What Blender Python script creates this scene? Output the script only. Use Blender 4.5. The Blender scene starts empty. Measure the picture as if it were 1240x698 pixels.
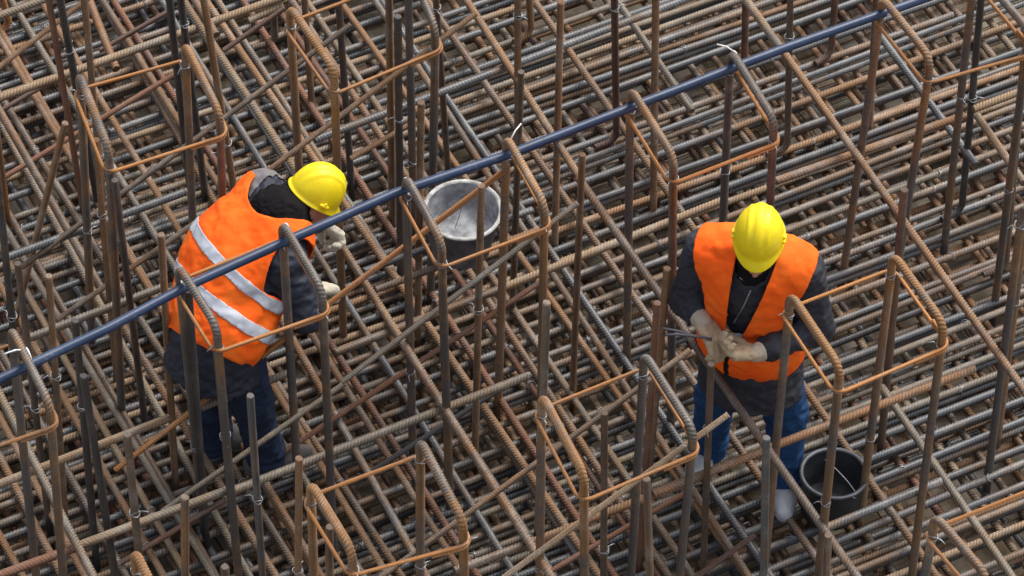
import bpy, bmesh, math, random
import numpy as np
from mathutils import Vector, Matrix, noise

# ------------------------------------------------------------------ camera, world, sun
SC = bpy.context.scene
COL = SC.collection
PITCH = math.radians(48.0)
FPX = 5200.0                      # focal length in pixels of a 1240 px wide picture
DIST = 18.4
CAM = np.array([0.0, -DIST*math.cos(PITCH), DIST*math.sin(PITCH)])
cd = bpy.data.cameras.new('camera')
cam = bpy.data.objects.new('camera', cd); COL.objects.link(cam)
cam.location = CAM
cam.rotation_euler = (math.pi/2-PITCH, 0, 0)
cd.sensor_width = 36; cd.lens = FPX/1240*36
cd.clip_start = 0.5; cd.clip_end = 500
SC.camera = cam

w = bpy.data.worlds.new('World'); SC.world = w; w.use_nodes = True
nt = w.node_tree; nt.nodes.clear()
sky = nt.nodes.new('ShaderNodeTexSky'); sky.sky_type = 'NISHITA'; sky.sun_disc = False
SUN_EL, SUN_AZ = math.radians(58), math.radians(40)
sky.sun_elevation = SUN_EL; sky.sun_rotation = SUN_AZ
sky.air_density = 1.0; sky.dust_density = 5.0; sky.ozone_density = 1.0
hs = nt.nodes.new('ShaderNodeHueSaturation'); hs.inputs['Saturation'].default_value = 0.55
bg = nt.nodes.new('ShaderNodeBackground'); bg.inputs['Strength'].default_value = 0.15
ow = nt.nodes.new('ShaderNodeOutputWorld')
nt.links.new(sky.outputs[0], hs.inputs['Color']); nt.links.new(hs.outputs[0], bg.inputs[0]); nt.links.new(bg.outputs[0], ow.inputs[0])
sl = bpy.data.lights.new('sun', 'SUN'); sl.energy = 1.0; sl.angle = math.radians(40); sl.color = (1.0, 0.965, 0.92)
so = bpy.data.objects.new('sun', sl); COL.objects.link(so)
sd = Vector((math.cos(SUN_EL)*math.sin(SUN_AZ), math.cos(SUN_EL)*math.cos(SUN_AZ), math.sin(SUN_EL)))
so.rotation_euler = sd.to_track_quat('Z', 'Y').to_euler(); so.location = (0, 0, 12)
vs = SC.view_settings
vs.view_transform = 'Standard'; vs.look = 'None'; vs.gamma = 1; vs.exposure = 0.75
SC.cycles.max_bounces = 5

random.seed(11); RNG = np.random.default_rng(7)

# ------------------------------------------------------------------ survey: picture point + height -> place
RT = np.array([1.0, 0, 0]); UP = np.array([0, math.sin(PITCH), math.cos(PITCH)]); FW = np.array([0, math.cos(PITCH), -math.sin(PITCH)])
def ray(px, py): return RT*(px-620)/FPX - UP*(py-349)/FPX + FW
def G(px, py, z):
    d = ray(px, py); return CAM + d*((z-CAM[2])/d[2])
def near_vertical(p1, z1, p2):
    """point of the sight line of p2 nearest to the plumb line through p1 at height z1"""
    X = G(p1[0], p1[1], z1); d = ray(*p2)
    t = np.dot(X[:2]-CAM[:2], d[:2])/np.dot(d[:2], d[:2])
    return X, CAM + d*t
GA = math.radians(26.5)
AD = np.array([math.cos(GA), math.sin(GA), 0]); BD = np.array([math.sin(GA), -math.cos(GA), 0])
def in_a_plane(p0, z0, p1):
    X = G(p0[0], p0[1], z0); d = ray(*p1)
    # (CAM + t d - X) x AD = 0 in plan
    t = np.dot(X-CAM, BD)/np.dot(d, BD)
    return X, CAM + d*t

# ------------------------------------------------------------------ materials
def nodes(name):
    m = bpy.data.materials.new(name); m.use_nodes = True
    n = m.node_tree; b = n.nodes['Principled BSDF']
    return m, n, b
def ramp(n, stops):
    r = n.nodes.new('ShaderNodeValToRGB'); e = r.color_ramp.elements
    while len(e) < len(stops): e.new(0.5)
    for k, (p, c) in enumerate(stops):
        e[k].position = p; e[k].color = (*c, 1) if len(c) == 3 else c
    return r
def mix(n, f, a, b, mode='MIX'):
    x = n.nodes.new('ShaderNodeMix'); x.data_type = 'RGBA'; x.blend_type = mode
    for s, v in ((0, f), (6, a), (7, b)):
        if hasattr(v, 'is_output'): n.links.new(v, x.inputs[s])
        elif isinstance(v, (int, float)): x.inputs[s].default_value = v
        else: x.inputs[s].default_value = (*v, 1)
    return x.outputs[2]
def texnoise(n, vec, scale, detail=4, rough=0.6, dim='3D'):
    t = n.nodes.new('ShaderNodeTexNoise'); t.inputs['Scale'].default_value = scale
    t.inputs['Detail'].default_value = detail; t.inputs['Roughness'].default_value = rough
    if vec is not None: n.links.new(vec, t.inputs['Vector'])
    return t.outputs['Fac']
def math_node(n, op, a, b=None):
    x = n.nodes.new('ShaderNodeMath'); x.operation = op
    for s, v in ((0, a), (1, b)):
        if v is None: continue
        if hasattr(v, 'is_output'): n.links.new(v, x.inputs[s])
        else: x.inputs[s].default_value = v
    return x.outputs[0]
def objvec(n):
    tc = n.nodes.new('ShaderNodeTexCoord'); oi = n.nodes.new('ShaderNodeObjectInfo')
    mu = n.nodes.new('ShaderNodeVectorMath'); mu.operation = 'ADD'
    sc = math_node(n, 'MULTIPLY', oi.outputs['Random'], 97.0)
    n.links.new(tc.outputs['Object'], mu.inputs[0]); n.links.new(sc, mu.inputs[1])
    return mu.outputs[0], oi.outputs['Random']
def bump(n, b, h, strength, dist=0.002):
    u = n.nodes.new('ShaderNodeBump'); u.inputs['Strength'].default_value = strength; u.inputs['Distance'].default_value = dist
    n.links.new(h, u.inputs['Height']); n.links.new(u.outputs[0], b.inputs['Normal'])

def steel(name, base, rust, bias, rough=0.5, dust=(0.42, 0.39, 0.34), dust_amt=0.35, legs=False):
    """ribbed bar steel: mill scale broken by rust patches, worn rib crests over shade-darkened valleys, a film of cement dust"""
    m, n, b = nodes(name)
    v, rnd = objvec(n)
    big = texnoise(n, v, 3.2, 5, 0.62)
    fine = texnoise(n, v, 38, 4, 0.7)
    spk = texnoise(n, v, 210, 2, 0.6)
    s = math_node(n, 'ADD', big, math_node(n, 'MULTIPLY', math_node(n, 'SUBTRACT', fine, 0.5), 0.55))
    s = math_node(n, 'ADD', s, math_node(n, 'MULTIPLY', math_node(n, 'SUBTRACT', rnd, 0.5), 0.30))
    s = math_node(n, 'ADD', s, bias)
    r = ramp(n, [(0.42, (0, 0, 0)), (0.60, (1, 1, 1))]); n.links.new(s, r.inputs[0])
    col = mix(n, r.outputs[0], base, rust)
    at = n.nodes.new('ShaderNodeAttribute'); at.attribute_name = 'rib'
    # dirt and rust sit between the ribs, crests are rubbed; painted shade deepens the valleys
    low = math_node(n, 'MULTIPLY', math_node(n, 'SUBTRACT', 1.0, at.outputs['Fac']), 0.85)
    col = mix(n, low, col, mix(n, 1.0, col, (0.34, 0.27, 0.22), 'MULTIPLY'))
    dn = ramp(n, [(0.5, (0, 0, 0)), (0.72, (1, 1, 1))])
    n.links.new(math_node(n, 'ADD', texnoise(n, v, 5.5, 5, 0.7), math_node(n, 'MULTIPLY', math_node(n, 'SUBTRACT', spk, 0.5), 0.5)), dn.inputs[0])
    col = mix(n, math_node(n, 'MULTIPLY', dn.outputs[0], dust_amt), col, dust)
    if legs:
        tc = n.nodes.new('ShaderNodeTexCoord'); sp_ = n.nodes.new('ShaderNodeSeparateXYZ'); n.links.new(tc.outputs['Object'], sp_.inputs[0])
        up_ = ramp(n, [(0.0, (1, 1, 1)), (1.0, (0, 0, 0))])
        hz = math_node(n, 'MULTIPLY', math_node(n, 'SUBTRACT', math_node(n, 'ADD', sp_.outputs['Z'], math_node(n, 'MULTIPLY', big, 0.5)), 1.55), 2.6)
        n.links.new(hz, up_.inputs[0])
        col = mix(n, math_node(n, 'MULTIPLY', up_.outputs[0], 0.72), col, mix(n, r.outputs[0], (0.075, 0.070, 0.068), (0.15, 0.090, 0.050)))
    val = math_node(n, 'ADD', 0.62, math_node(n, 'MULTIPLY', math_node(n, 'ADD', fine, spk), 0.40))
    val = math_node(n, 'ADD', val, math_node(n, 'MULTIPLY', math_node(n, 'SUBTRACT', rnd, 0.5), 0.35))
    hv = n.nodes.new('ShaderNodeHueSaturation'); n.links.new(col, hv.inputs['Color']); n.links.new(val, hv.inputs['Value'])
    n.links.new(hv.outputs[0], b.inputs['Base Color'])
    ro = math_node(n, 'ADD', rough, math_node(n, 'MULTIPLY', r.outputs[0], 0.25))
    n.links.new(ro, b.inputs['Roughness'])
    b.inputs['Specular IOR Level'].default_value = 0.5
    bump(n, b, fine, 0.35, 0.0015)
    return m
M = {}
M['grey'] = steel('grey_steel', (0.128, 0.139, 0.147), (0.20, 0.130, 0.075), -0.045, 0.32)
M['brown'] = steel('brown_rusty_steel', (0.165, 0.122, 0.088), (0.27, 0.155, 0.075), 0.05, 0.5)
M['orange'] = steel('orange_rusty_steel', (0.26, 0.135, 0.06), (0.40, 0.175, 0.055), 0.05, 0.55, dust_amt=0.15)
M['rust'] = steel('dull_rusty_steel', (0.19, 0.125, 0.08), (0.29, 0.155, 0.07), 0.03, 0.5)
M['dark'] = steel('dark_steel', (0.070, 0.068, 0.070), (0.14, 0.090, 0.055), -0.03, 0.42, dust_amt=0.15)
M['stirrup'] = steel('fresh_rust_steel', (0.34, 0.165, 0.06), (0.46, 0.205, 0.06), 0.08, 0.55, dust_amt=0.1)
M['red'] = steel('red_brown_steel', (0.15, 0.085, 0.062), (0.24, 0.115, 0.065), 0.02, 0.55, dust_amt=0.12)
M['tan'] = steel('tan_rusty_steel', (0.21, 0.18, 0.135), (0.29, 0.20, 0.115), 0.0, 0.5, dust_amt=0.4)
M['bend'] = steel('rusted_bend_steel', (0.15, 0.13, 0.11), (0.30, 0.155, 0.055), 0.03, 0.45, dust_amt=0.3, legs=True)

def simple(name, c, rough=0.6, spec=0.5, metal=0.0, var=0.0, vscale=20, bmp=0.0, bscale=80):
    m, n, b = nodes(name)
    b.inputs['Roughness'].default_value = rough; b.inputs['Metallic'].default_value = metal
    b.inputs['Specular IOR Level'].default_value = spec
    b.inputs['Base Color'].default_value = (*c, 1)
    v, rnd = objvec(n)
    if var:
        f = texnoise(n, v, vscale, 5, 0.65)
        val = math_node(n, 'ADD', 1-var/2, math_node(n, 'MULTIPLY', f, var))
        hv = n.nodes.new('ShaderNodeHueSaturation'); hv.inputs['Color'].default_value = (*c, 1); n.links.new(val, hv.inputs['Value'])
        n.links.new(hv.outputs[0], b.inputs['Base Color'])
    if bmp: bump(n, b, texnoise(n, v, bscale, 4, 0.6), bmp, 0.004)
    return m
M['pipe'] = None
def pipe_mat():
    m, n, b = nodes('scuffed_blue_pipe')
    v, rnd = objvec(n)
    f = texnoise(n, v, 4, 6, 0.7); g = texnoise(n, v, 60, 4, 0.7)
    r = ramp(n, [(0.40, (0.010, 0.026, 0.066)), (0.62, (0.024, 0.046, 0.098))]); n.links.new(f, r.inputs[0])
    d = ramp(n, [(0.58, (0, 0, 0)), (0.70, (1, 1, 1))])
    n.links.new(math_node(n, 'ADD', math_node(n, 'MULTIPLY', f, 0.5), math_node(n, 'MULTIPLY', g, 0.52)), d.inputs[0])
    c = mix(n, math_node(n, 'MULTIPLY', d.outputs[0], 0.5), r.outputs[0], (0.20, 0.19, 0.18))
    n.links.new(c, b.inputs['Base Color'])
    n.links.new(math_node(n, 'ADD', 0.18, math_node(n, 'MULTIPLY', g, 0.3)), b.inputs['Roughness'])
    bump(n, b, g, 0.12, 0.002)
    return m
M['pipe'] = pipe_mat()
M['wire'] = simple('tie_wire_steel', (0.36, 0.37, 0.38), 0.35, 0.5, 0.6)
M['plastic_tie'] = simple('white_plastic', (0.72, 0.72, 0.70), 0.4)
M['orange_cloth'] = simple('orange_vest_cloth', (1.0, 0.165, 0.012), 0.75, 0.25, 0, 0.22, 9, 0.30, 22)
def vest_mat():
    m, n, b = nodes('worn_orange_cloth')
    v, rnd = objvec(n)
    f = texnoise(n, v, 7, 5, 0.6); g = texnoise(n, v, 26, 5, 0.7); h = texnoise(n, v, 3.1, 6, 0.7)
    r = ramp(n, [(0.34, (0.95, 0.110, 0.008)), (0.52, (1.0, 0.140, 0.010)), (0.70, (1.0, 0.205, 0.022))]); n.links.new(f, r.inputs[0])  # brightest orange stop imitates yellowish highlights, scattered by noise
    gr = ramp(n, [(0.56, (0, 0, 0)), (0.74, (1, 1, 1))])
    n.links.new(math_node(n, 'ADD', math_node(n, 'MULTIPLY', h, 0.6), math_node(n, 'MULTIPLY', g, 0.45)), gr.inputs[0])
    c = mix(n, math_node(n, 'MULTIPLY', gr.outputs[0], 0.25), r.outputs[0], (0.50, 0.13, 0.03))
    n.links.new(c, b.inputs['Base Color']); b.inputs['Roughness'].default_value = 0.8; b.inputs['Specular IOR Level'].default_value = 0.2
    bump(n, b, math_node(n, 'ADD', f, math_node(n, 'MULTIPLY', g, 0.5)), 0.5, 0.010)
    return m
M['orange_cloth'] = vest_mat()
M['orange_trim'] = simple('orange_vest_binding', (0.95, 0.20, 0.03), 0.7, 0.25, 0, 0.2, 30)
M['stripe'] = simple('reflective_tape', (0.50, 0.53, 0.58), 0.55, 0.4, 0.1, 0.25, 40, 0.1, 60)
M['jacket'] = simple('dark_jacket_cloth', (0.030, 0.031, 0.040), 0.72, 0.3, 0, 0.7, 14, 0.5, 30)
M['jacket_navy'] = simple('navy_jacket_cloth', (0.022, 0.026, 0.040), 0.65, 0.35, 0, 0.6, 12, 0.5, 26)
M['shoulder_grey'] = simple('grey_jacket_yoke', (0.16, 0.15, 0.155), 0.75, 0.3, 0, 0.4, 14, 0.4, 30)
M['hood'] = simple('black_fleece', (0.010, 0.009, 0.010), 0.95, 0.1, 0, 0.8, 60, 0.8, 120)
M['jeans'] = simple('blue_jeans_cloth', (0.016, 0.054, 0.138), 0.85, 0.2, 0, 0.8, 10, 0.5, 30)
M['jeans_dark'] = simple('dark_jeans_cloth', (0.020, 0.030, 0.058), 0.85, 0.2, 0, 1.0, 9, 0.5, 30)
M['skin'] = simple('skin', (0.42, 0.20, 0.14), 0.5, 0.4, 0, 0.25, 30)
M['glove'] = simple('beige_leather', (0.42, 0.32, 0.205), 0.8, 0.25, 0, 0.9, 22, 0.5, 70)
M['glove_light'] = simple('pale_leather', (0.54, 0.50, 0.40), 0.8, 0.25, 0, 0.8, 22, 0.5, 70)
M['cuff'] = simple('pale_glove_cuff', (0.42, 0.36, 0.27), 0.85, 0.2, 0, 0.3, 60, 0.3, 120)
M['shoe'] = simple('dusty_shoe_leather', (0.42, 0.43, 0.45), 0.8, 0.25, 0, 0.9, 18, 0.4, 40)
M['shoe_dark'] = simple('dark_boot_leather', (0.10, 0.09, 0.085), 0.75, 0.3, 0, 0.9, 24, 0.4, 40)
M['sole'] = simple('boot_sole_rubber', (0.16, 0.14, 0.12), 0.85, 0.2, 0, 0.4, 30)
M['tool'] = simple('tool_steel', (0.10, 0.10, 0.11), 0.4, 0.5, 0.4, 0.3, 40)
def helmet_mat():
    m, n, b = nodes('yellow_helmet_plastic')
    v, rnd = objvec(n)
    f = texnoise(n, v, 30, 5, 0.7)
    r = ramp(n, [(0.30, (0.80, 0.60, 0.006)), (0.72, (0.93, 0.735, 0.008))]); n.links.new(f, r.inputs[0])
    sp = texnoise(n, v, 150, 2, 0.5)
    r2 = ramp(n, [(0.66, (0, 0, 0)), (0.74, (1, 1, 1))]); n.links.new(sp, r2.inputs[0])
    c = mix(n, math_node(n, 'MULTIPLY', r2.outputs[0], 0.45), r.outputs[0], (0.45, 0.36, 0.08))
    du = texnoise(n, v, 11, 6, 0.75)
    r3 = ramp(n, [(0.54, (0, 0, 0)), (0.74, (1, 1, 1))]); n.links.new(du, r3.inputs[0])
    c = mix(n, math_node(n, 'MULTIPLY', r3.outputs[0], 0.30), c, (0.62, 0.52, 0.20))
    n.links.new(c, b.inputs['Base Color'])
    b.inputs['Roughness'].default_value = 0.42; b.inputs['Specular IOR Level'].default_value = 0.4
    return m
M['helmet'] = helmet_mat()
def bucket_mat(name, c1, c2, scale, rough):
    m, n, b = nodes(name)
    v, rnd = objvec(n)
    f = texnoise(n, v, scale, 6, 0.68)
    r = ramp(n, [(0.38, c1), (0.66, c2)]); n.links.new(f, r.inputs[0])
    n.links.new(r.outputs[0], b.inputs['Base Color'])
    b.inputs['Roughness'].default_value = rough
    bump(n, b, f, 0.4, 0.003)
    return m
M['bucket_black'] = bucket_mat('black_bucket_plastic', (0.012, 0.013, 0.015), (0.035, 0.037, 0.042), 12, 0.5)
M['bucket_navy'] = bucket_mat('stained_dark_bucket_plastic', (0.030, 0.042, 0.068), (0.20, 0.21, 0.23), 7, 0.55)
M['bucket_rim'] = bucket_mat('highlight_black_rim_plastic', (0.030, 0.033, 0.038), (0.075, 0.08, 0.09), 16, 0.38)  # lighter than the wall: the rim's highlight is painted into its colour
M['cement'] = bucket_mat('dried_cement', (0.16, 0.165, 0.175), (0.46, 0.47, 0.48), 11, 0.85)
M['cement_rim'] = bucket_mat('splashed_rim', (0.26, 0.26, 0.24), (0.58, 0.58, 0.55), 22, 0.8)
M['residue'] = bucket_mat('wet_residue', (0.010, 0.011, 0.013), (0.045, 0.05, 0.056), 26, 0.55)
def ground_mat():
    m, n, b = nodes('dirty_concrete')
    tc = n.nodes.new('ShaderNodeTexCoord')
    v = tc.outputs['Object']
    f = texnoise(n, v, 2.2, 6, 0.65); g = texnoise(n, v, 16, 5, 0.7)
    s = math_node(n, 'ADD', math_node(n, 'MULTIPLY', f, 0.7), math_node(n, 'MULTIPLY', g, 0.35))
    r = ramp(n, [(0.36, (0.10, 0.07, 0.04)), (0.48, (0.18, 0.14, 0.09)), (0.62, (0.29, 0.265, 0.22))])
    n.links.new(s, r.inputs[0])
    rs = texnoise(n, v, 7, 5, 0.7)
    rr = ramp(n, [(0.55, (0, 0, 0)), (0.68, (1, 1, 1))]); n.links.new(rs, rr.inputs[0])
    c = mix(n, math_node(n, 'MULTIPLY', rr.outputs[0], 0.6), r.outputs[0], (0.22, 0.105, 0.03))
    n.links.new(c, b.inputs['Base Color']); b.inputs['Roughness'].default_value = 0.8
    bump(n, b, g, 0.5, 0.01)
    return m
M['ground'] = ground_mat()

# ------------------------------------------------------------------ mesh helpers
def tag(o, label=None, cat=None, group=None, kind=None):
    if label: o['label'] = label
    if cat: o['category'] = cat
    if group: o['group'] = group
    if kind: o['kind'] = kind
    return o
def link(name, me, mat=None, parent=None, loc=None):
    o = bpy.data.objects.new(name, me); COL.objects.link(o)
    if mat is not None and len(me.materials) == 0: me.materials.append(mat)
    if loc is not None: o.location = loc
    if parent is not None: o.parent = parent
    return o
def mesh_np(name, V, F, rib=None, smooth=True):
    """V (n,3); F (m,4) quads"""
    V = np.asarray(V, dtype=np.float32); F = np.asarray(F, dtype=np.int32)
    me = bpy.data.meshes.new(name)
    k = F.shape[1]
    me.vertices.add(len(V)); me.vertices.foreach_set('co', V.ravel())
    me.loops.add(F.size); me.loops.foreach_set('vertex_index', F.ravel())
    me.polygons.add(len(F)); me.polygons.foreach_set('loop_start', np.arange(0, F.size, k, dtype=np.int32))
    if smooth: me.polygons.foreach_set('use_smooth', np.ones(len(F), dtype=bool))
    me.update(calc_edges=True)
    if rib is not None:
        a = me.attributes.new('rib', 'FLOAT', 'POINT'); a.data.foreach_set('value', np.asarray(rib, dtype=np.float32))
    return me

def round_path(pts, rad, seg=7):
    """polyline with its inner corners rounded"""
    out = [np.array(pts[0], float)]
    for i in range(1, len(pts)-1):
        p, a, b = (np.array(pts[j], float) for j in (i, i-1, i+1))
        u = (a-p); v = (b-p); lu, lv = np.linalg.norm(u), np.linalg.norm(v); u /= lu; v /= lv
        r = rad[i] if hasattr(rad, '__len__') else rad
        ang = math.acos(max(-1, min(1, float(np.dot(u, v)))))
        if ang > 3.10: out.append(p); continue
        t = min(r/math.tan(ang/2), lu*0.49, lv*0.49); r2 = t*math.tan(ang/2)
        bis = (u+v); bis /= np.linalg.norm(bis); c = p + bis*(r2/math.sin(ang/2))
        s, e = p+u*t-c, p+v*t-c
        tot = math.pi-ang; ax = np.cross(s, e); ax /= np.linalg.norm(ax)
        for k in range(seg+1):
            th = tot*k/seg
            out.append(c + s*math.cos(th) + np.cross(ax, s)*math.sin(th))
    out.append(np.array(pts[-1], float))
    return np.array(out)

def sweep(name, path, r, pitch=0.0145, h=0.0022, seg=10, slant=1.1, duty=(0.0, 0.52, 0.80), roll=None, wob=0.0, end_taper=False):
    """a ribbed round bar along a path; the ribs are rings of the mesh, leaning opposite ways on the two sides"""
    P = np.asarray(path, float)
    L = np.concatenate([[0], np.cumsum(np.linalg.norm(np.diff(P, axis=0), axis=1))]); T = L[-1]
    if pitch:
        n = max(2, int(T/pitch)); s = []; hi = []
        for i in range(n):
            for k, d in enumerate(duty): s.append((i+d)*T/n); hi.append(0.0 if k == 0 else 1.0)
        # profile: valley, crest, crest
        s.append(T); hi.append(0.0)
    else:
        s = list(np.unique(np.concatenate([L, np.linspace(0, T, max(2, int(T/0.25)))]))); hi = [0.0]*len(s)
    s = np.array(s); hi = np.array(hi)
    C = np.stack([np.interp(s, L, P[:, k]) for k in range(3)], 1)
    tg = np.gradient(C, s, axis=0) if len(s) > 2 else np.repeat((C[1]-C[0])[None]/T, 2, 0)
    if pitch:
        kk = 5; pad = np.pad(tg, ((kk, kk), (0, 0)), mode='edge'); tg = np.mean([pad[i:i+len(tg)] for i in range(2*kk+1)], 0)
    tg /= np.linalg.norm(tg, axis=1)[:, None]
    # parallel transport
    u = np.zeros_like(tg); a = np.array([0, 0, 1.0]) if abs(tg[0][2]) < 0.9 else np.array([1.0, 0, 0])
    x = np.cross(tg[0], a); x /= np.linalg.norm(x); u[0] = x
    for i in range(1, len(tg)):
        x = x - tg[i]*np.dot(x, tg[i]); x /= np.linalg.norm(x); u[i] = x
    v = np.cross(tg, u)
    th = np.arange(seg)*2*math.pi/seg + (random.uniform(0, 6.28) if roll is None else roll)
    tl = np.arange(seg)*2*math.pi/seg
    sn = np.abs(np.sin(tl))**0.5
    half = np.where(tl < math.pi, tl, 2*math.pi-tl)/math.pi
    shift = (half-0.5)*slant*(pitch or 0)
    Rr = r + (hi[:, None]*sn[None]*h if pitch else 0) + np.where(np.abs(np.sin(tl)) < 0.1, h*0.8, 0)[None]*(1 if pitch else 0)
    Rr = np.broadcast_to(Rr, (len(s), seg))
    sh = np.broadcast_to(shift[None], (len(s), seg)).copy()
    if pitch: sh[0] = 0; sh[-1] = 0; sh[1:4] *= 0.5; sh[-4:-1] *= 0.5
    V = C[:, None] + u[:, None]*(np.cos(th)[None]*Rr)[..., None] + v[:, None]*(np.sin(th)[None]*Rr)[..., None] + tg[:, None]*sh[..., None]
    V = V.reshape(-1, 3); N = len(s)
    i, j = np.meshgrid(np.arange(N-1), np.arange(seg), indexing='ij')
    a0 = (i*seg+j).ravel(); a1 = (i*seg+(j+1) % seg).ravel(); F = np.stack([a0, a1, a1+seg, a0+seg], 1)
    ribv = (hi[:, None]*sn[None]).ravel() if pitch else np.full(N*seg, 0.7)
    # caps: a quad fan of strips
    capf = []
    for base, rev in ((0, True), ((N-1)*seg, False)):
        for k in range(seg//2-1):
            q = [base+k, base+k+1, base+seg-2-k, base+seg-1-k]
            capf.append(q[::-1] if rev else q)
    me = mesh_np(name, V, np.concatenate([F, np.array(capf)]), ribv)
    sm = np.ones(len(me.polygons), dtype=bool); sm[len(F):] = False
    me.polygons.foreach_set('use_smooth', sm)
    return me

# ------------------------------------------------------------------ ground
GZ = -0.27
gm = bpy.data.meshes.new('ground')
gm.from_pydata([(-120, -120, 0), (120, -120, 0), (120, 120, 0), (-120, 120, 0)], [], [(0, 1, 2, 3)])
tag(link('ground', gm, M['ground'], loc=(0, 0, GZ)), kind='structure')

# thin rusty spacer mesh lying on the ground, joined: too fine to pick apart
def spacer_mesh():
    Vs, Fs = [], []; off = 0
    for dirv, per in ((AD, BD), (BD, AD)):
        for t in np.arange(-3.2, 3.2, 0.105):
            t += RNG.uniform(-0.012, 0.012)
            c = per*t + np.array([0, 0, GZ+0.012 + (0.005 if dirv is BD else 0)])
            p, q = c-dirv*3.2, c+dirv*3.2; r = 0.0042
            if RNG.random() < 0.45: continue
            x = per*r; z = np.array([0, 0, r])
            ring = [x, z, -x, -z]
            Vs += [p+o for o in ring]+[q+o for o in ring]
            Fs += [[off+k, off+(k+1) % 4, off+4+(k+1) % 4, off+4+k] for k in range(4)]; off += 8
    return mesh_np('spacer_mesh', Vs, Fs)
tag(link('spacer_mesh', spacer_mesh(), M['stirrup']), 'thin rusty wire mesh lying on the ground under the bars', 'wire mesh', kind='stuff')

TIE = None
def tie_mesh():
    a = [np.array([0.0185*math.cos(t), 0.0185*math.sin(t), 0.006*math.sin(2*t)]) for t in np.linspace(0, 2*math.pi, 15)]
    b = [np.array([0.0192*math.cos(t), 0.0192*math.sin(t), 0.010-0.006*math.sin(2*t)]) for t in np.linspace(0.3, 2*math.pi+0.3, 15)]
    tail = [np.array([0.03, 0.004, 0.012]), np.array([0.048, 0.012, 0.004])]
    return sweep('tie_wire', np.array(a+b+tail), 0.0019, pitch=0, seg=5)
TIE = tie_mesh(); TIE.materials.append(M['wire'])
# ------------------------------------------------------------------ the bottom mats: many alike bars sharing mesh data
RM = 0.0140
STRAIGHT = [sweep('straight_rebar', [(-3.5, 0, 0), (3.5, 0, 0)], RM, pitch=0.0150, h=0.0034, slant=1.9, roll=0.3),
            sweep('straight_rebar', [(-3.5, 0, 0), (3.5, 0, 0)], RM*0.94, pitch=0.0130, h=0.0028, slant=1.5, roll=1.1)]
SHORT = [sweep('short_rebar', [(-2.0, 0, 0), (2.0, 0, 0)], RM, pitch=0.0150, h=0.0034, slant=1.9, roll=0.3)]
TONED = {}
def toned(me, tone):
    k = (me.name, tone)
    if k not in TONED:
        c = me.copy() if me.materials else me
        if me.materials: c.materials.clear()
        c.materials.append(M[tone]); TONED[k] = c
        if c is me: TONED[(me.name, tone)] = c
    return TONED[k]
for m_ in STRAIGHT+SHORT:           # mark so that every tone gets a copy of its own
    m_.materials.append(M['grey']); TONED[(m_.name, 'grey')] = m_
TONEWORD = {'grey': 'grey', 'brown': 'brown', 'orange': 'orange', 'dark': 'dark', 'red': 'red-brown', 'tan': 'tan', 'bend': 'rusty', 'rust': 'rusty'}
def mat_bar(direction, off, z, tone, label, group, short=False, shift=0.0, dyaw=0.0, variant=None):
    src = SHORT[0] if short else STRAIGHT[random.randint(0, 1) if variant is None else variant]
    me = toned(src, tone)
    o = link('rebar', me)
    per = BD if direction is AD else AD
    o.location = per*off + direction*shift + np.array([0, 0, z])
    o.rotation_euler = (random.uniform(-0.25, 0.25), random.uniform(-0.002, 0.002), math.atan2(direction[1], direction[0]) + dyaw)
    tag(o, label, 'rebar', group)
    return o
LANDMARK = [('the grey bucket', G(558, 299, 0)), ('the black bucket', G(1001, 617, 0)), ('the boots of the stooping worker', G(300, 545, 0)),
            ('the shoes of the standing worker', G(900, 590, 0)), ('the top left corner', G(60, 60, 0)), ('the bottom right corner', G(1180, 680, 0)),
            ('the top right corner', G(1200, 40, 0)), ('the bottom left corner', G(40, 660, 0)), ('the end of the leaning brown bar', G(30, 342, 0))]
ORD = ['nearest', 'second', 'third', 'fourth', 'fifth', 'sixth', 'seventh', 'eighth', 'ninth', 'tenth', 'eleventh', 'twelfth', 'thirteenth', 'fourteenth', 'fifteenth', 'sixteenth']
WAYS = [random.randint(0, 1) for _ in range(400)]
def layer(direction, z, spacing, tones, where, lo=-2.75, hi=2.75, jit=0.35, double=0.0, shorts=0.12, ties=0):
    """one layer of parallel bars; every label counts from the landmark nearest across the bars"""
    t = lo + random.uniform(0, spacing); rows = []
    while t < hi:
        rows.append((t, z+random.uniform(-0.004, 0.004), random.choice(tones), random.random() < shorts, ''))
        if random.random() < double:
            rows.append((t+random.choice((-1, 1))*random.uniform(0.004, 0.016), z-2*RM-0.007, random.choice(tones+['dark']), False, 'lower '))
        t += spacing*random.uniform(1-jit, 1+jit)
    per = BD if direction is AD else AD
    marks = [(nm, float(P@per)) for nm, P in (LANDMARK[:6] if direction is AD else LANDMARK[:4]+LANDMARK[6:])]
    count = {}
    for t, zz, tone, sh, low in sorted(rows, key=lambda r: min(abs(r[0]-m[1]) for m in marks)):
        nm, mo = min(marks, key=lambda m: abs(m[1]-t))
        side = ('below' if t > mo else 'above') if direction is AD else ('right of' if t > mo else 'left of')
        k = count.get((nm, side, low), 0); count[(nm, side, low)] = k+1
        way = 'rising right' if direction is AD else 'running down right'
        o = mat_bar(direction, t, zz, tone, f'{low}{TONEWORD[tone]} {where} bar {way}, {ORD[min(k, 15)]} {side} {nm}'.replace('running down right', 'running down'), f'{where} bars {way}', sh,
                random.uniform(-1.3, 1.3) if sh else random.uniform(-0.25, 0.25), random.gauss(0, 0.008 if direction is AD else 0.016))
        for _ in range(ties if not low else 0):
            w_ = link('tie_wire', TIE, parent=o); w_.location = (random.uniform(-1.9, 1.9), 0, 0)
            w_.rotation_euler = (random.uniform(-.6, .6), 1.57+random.uniform(-.5, .5), random.uniform(-.5, .5)); w_.scale = (1, 1, 1)
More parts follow.
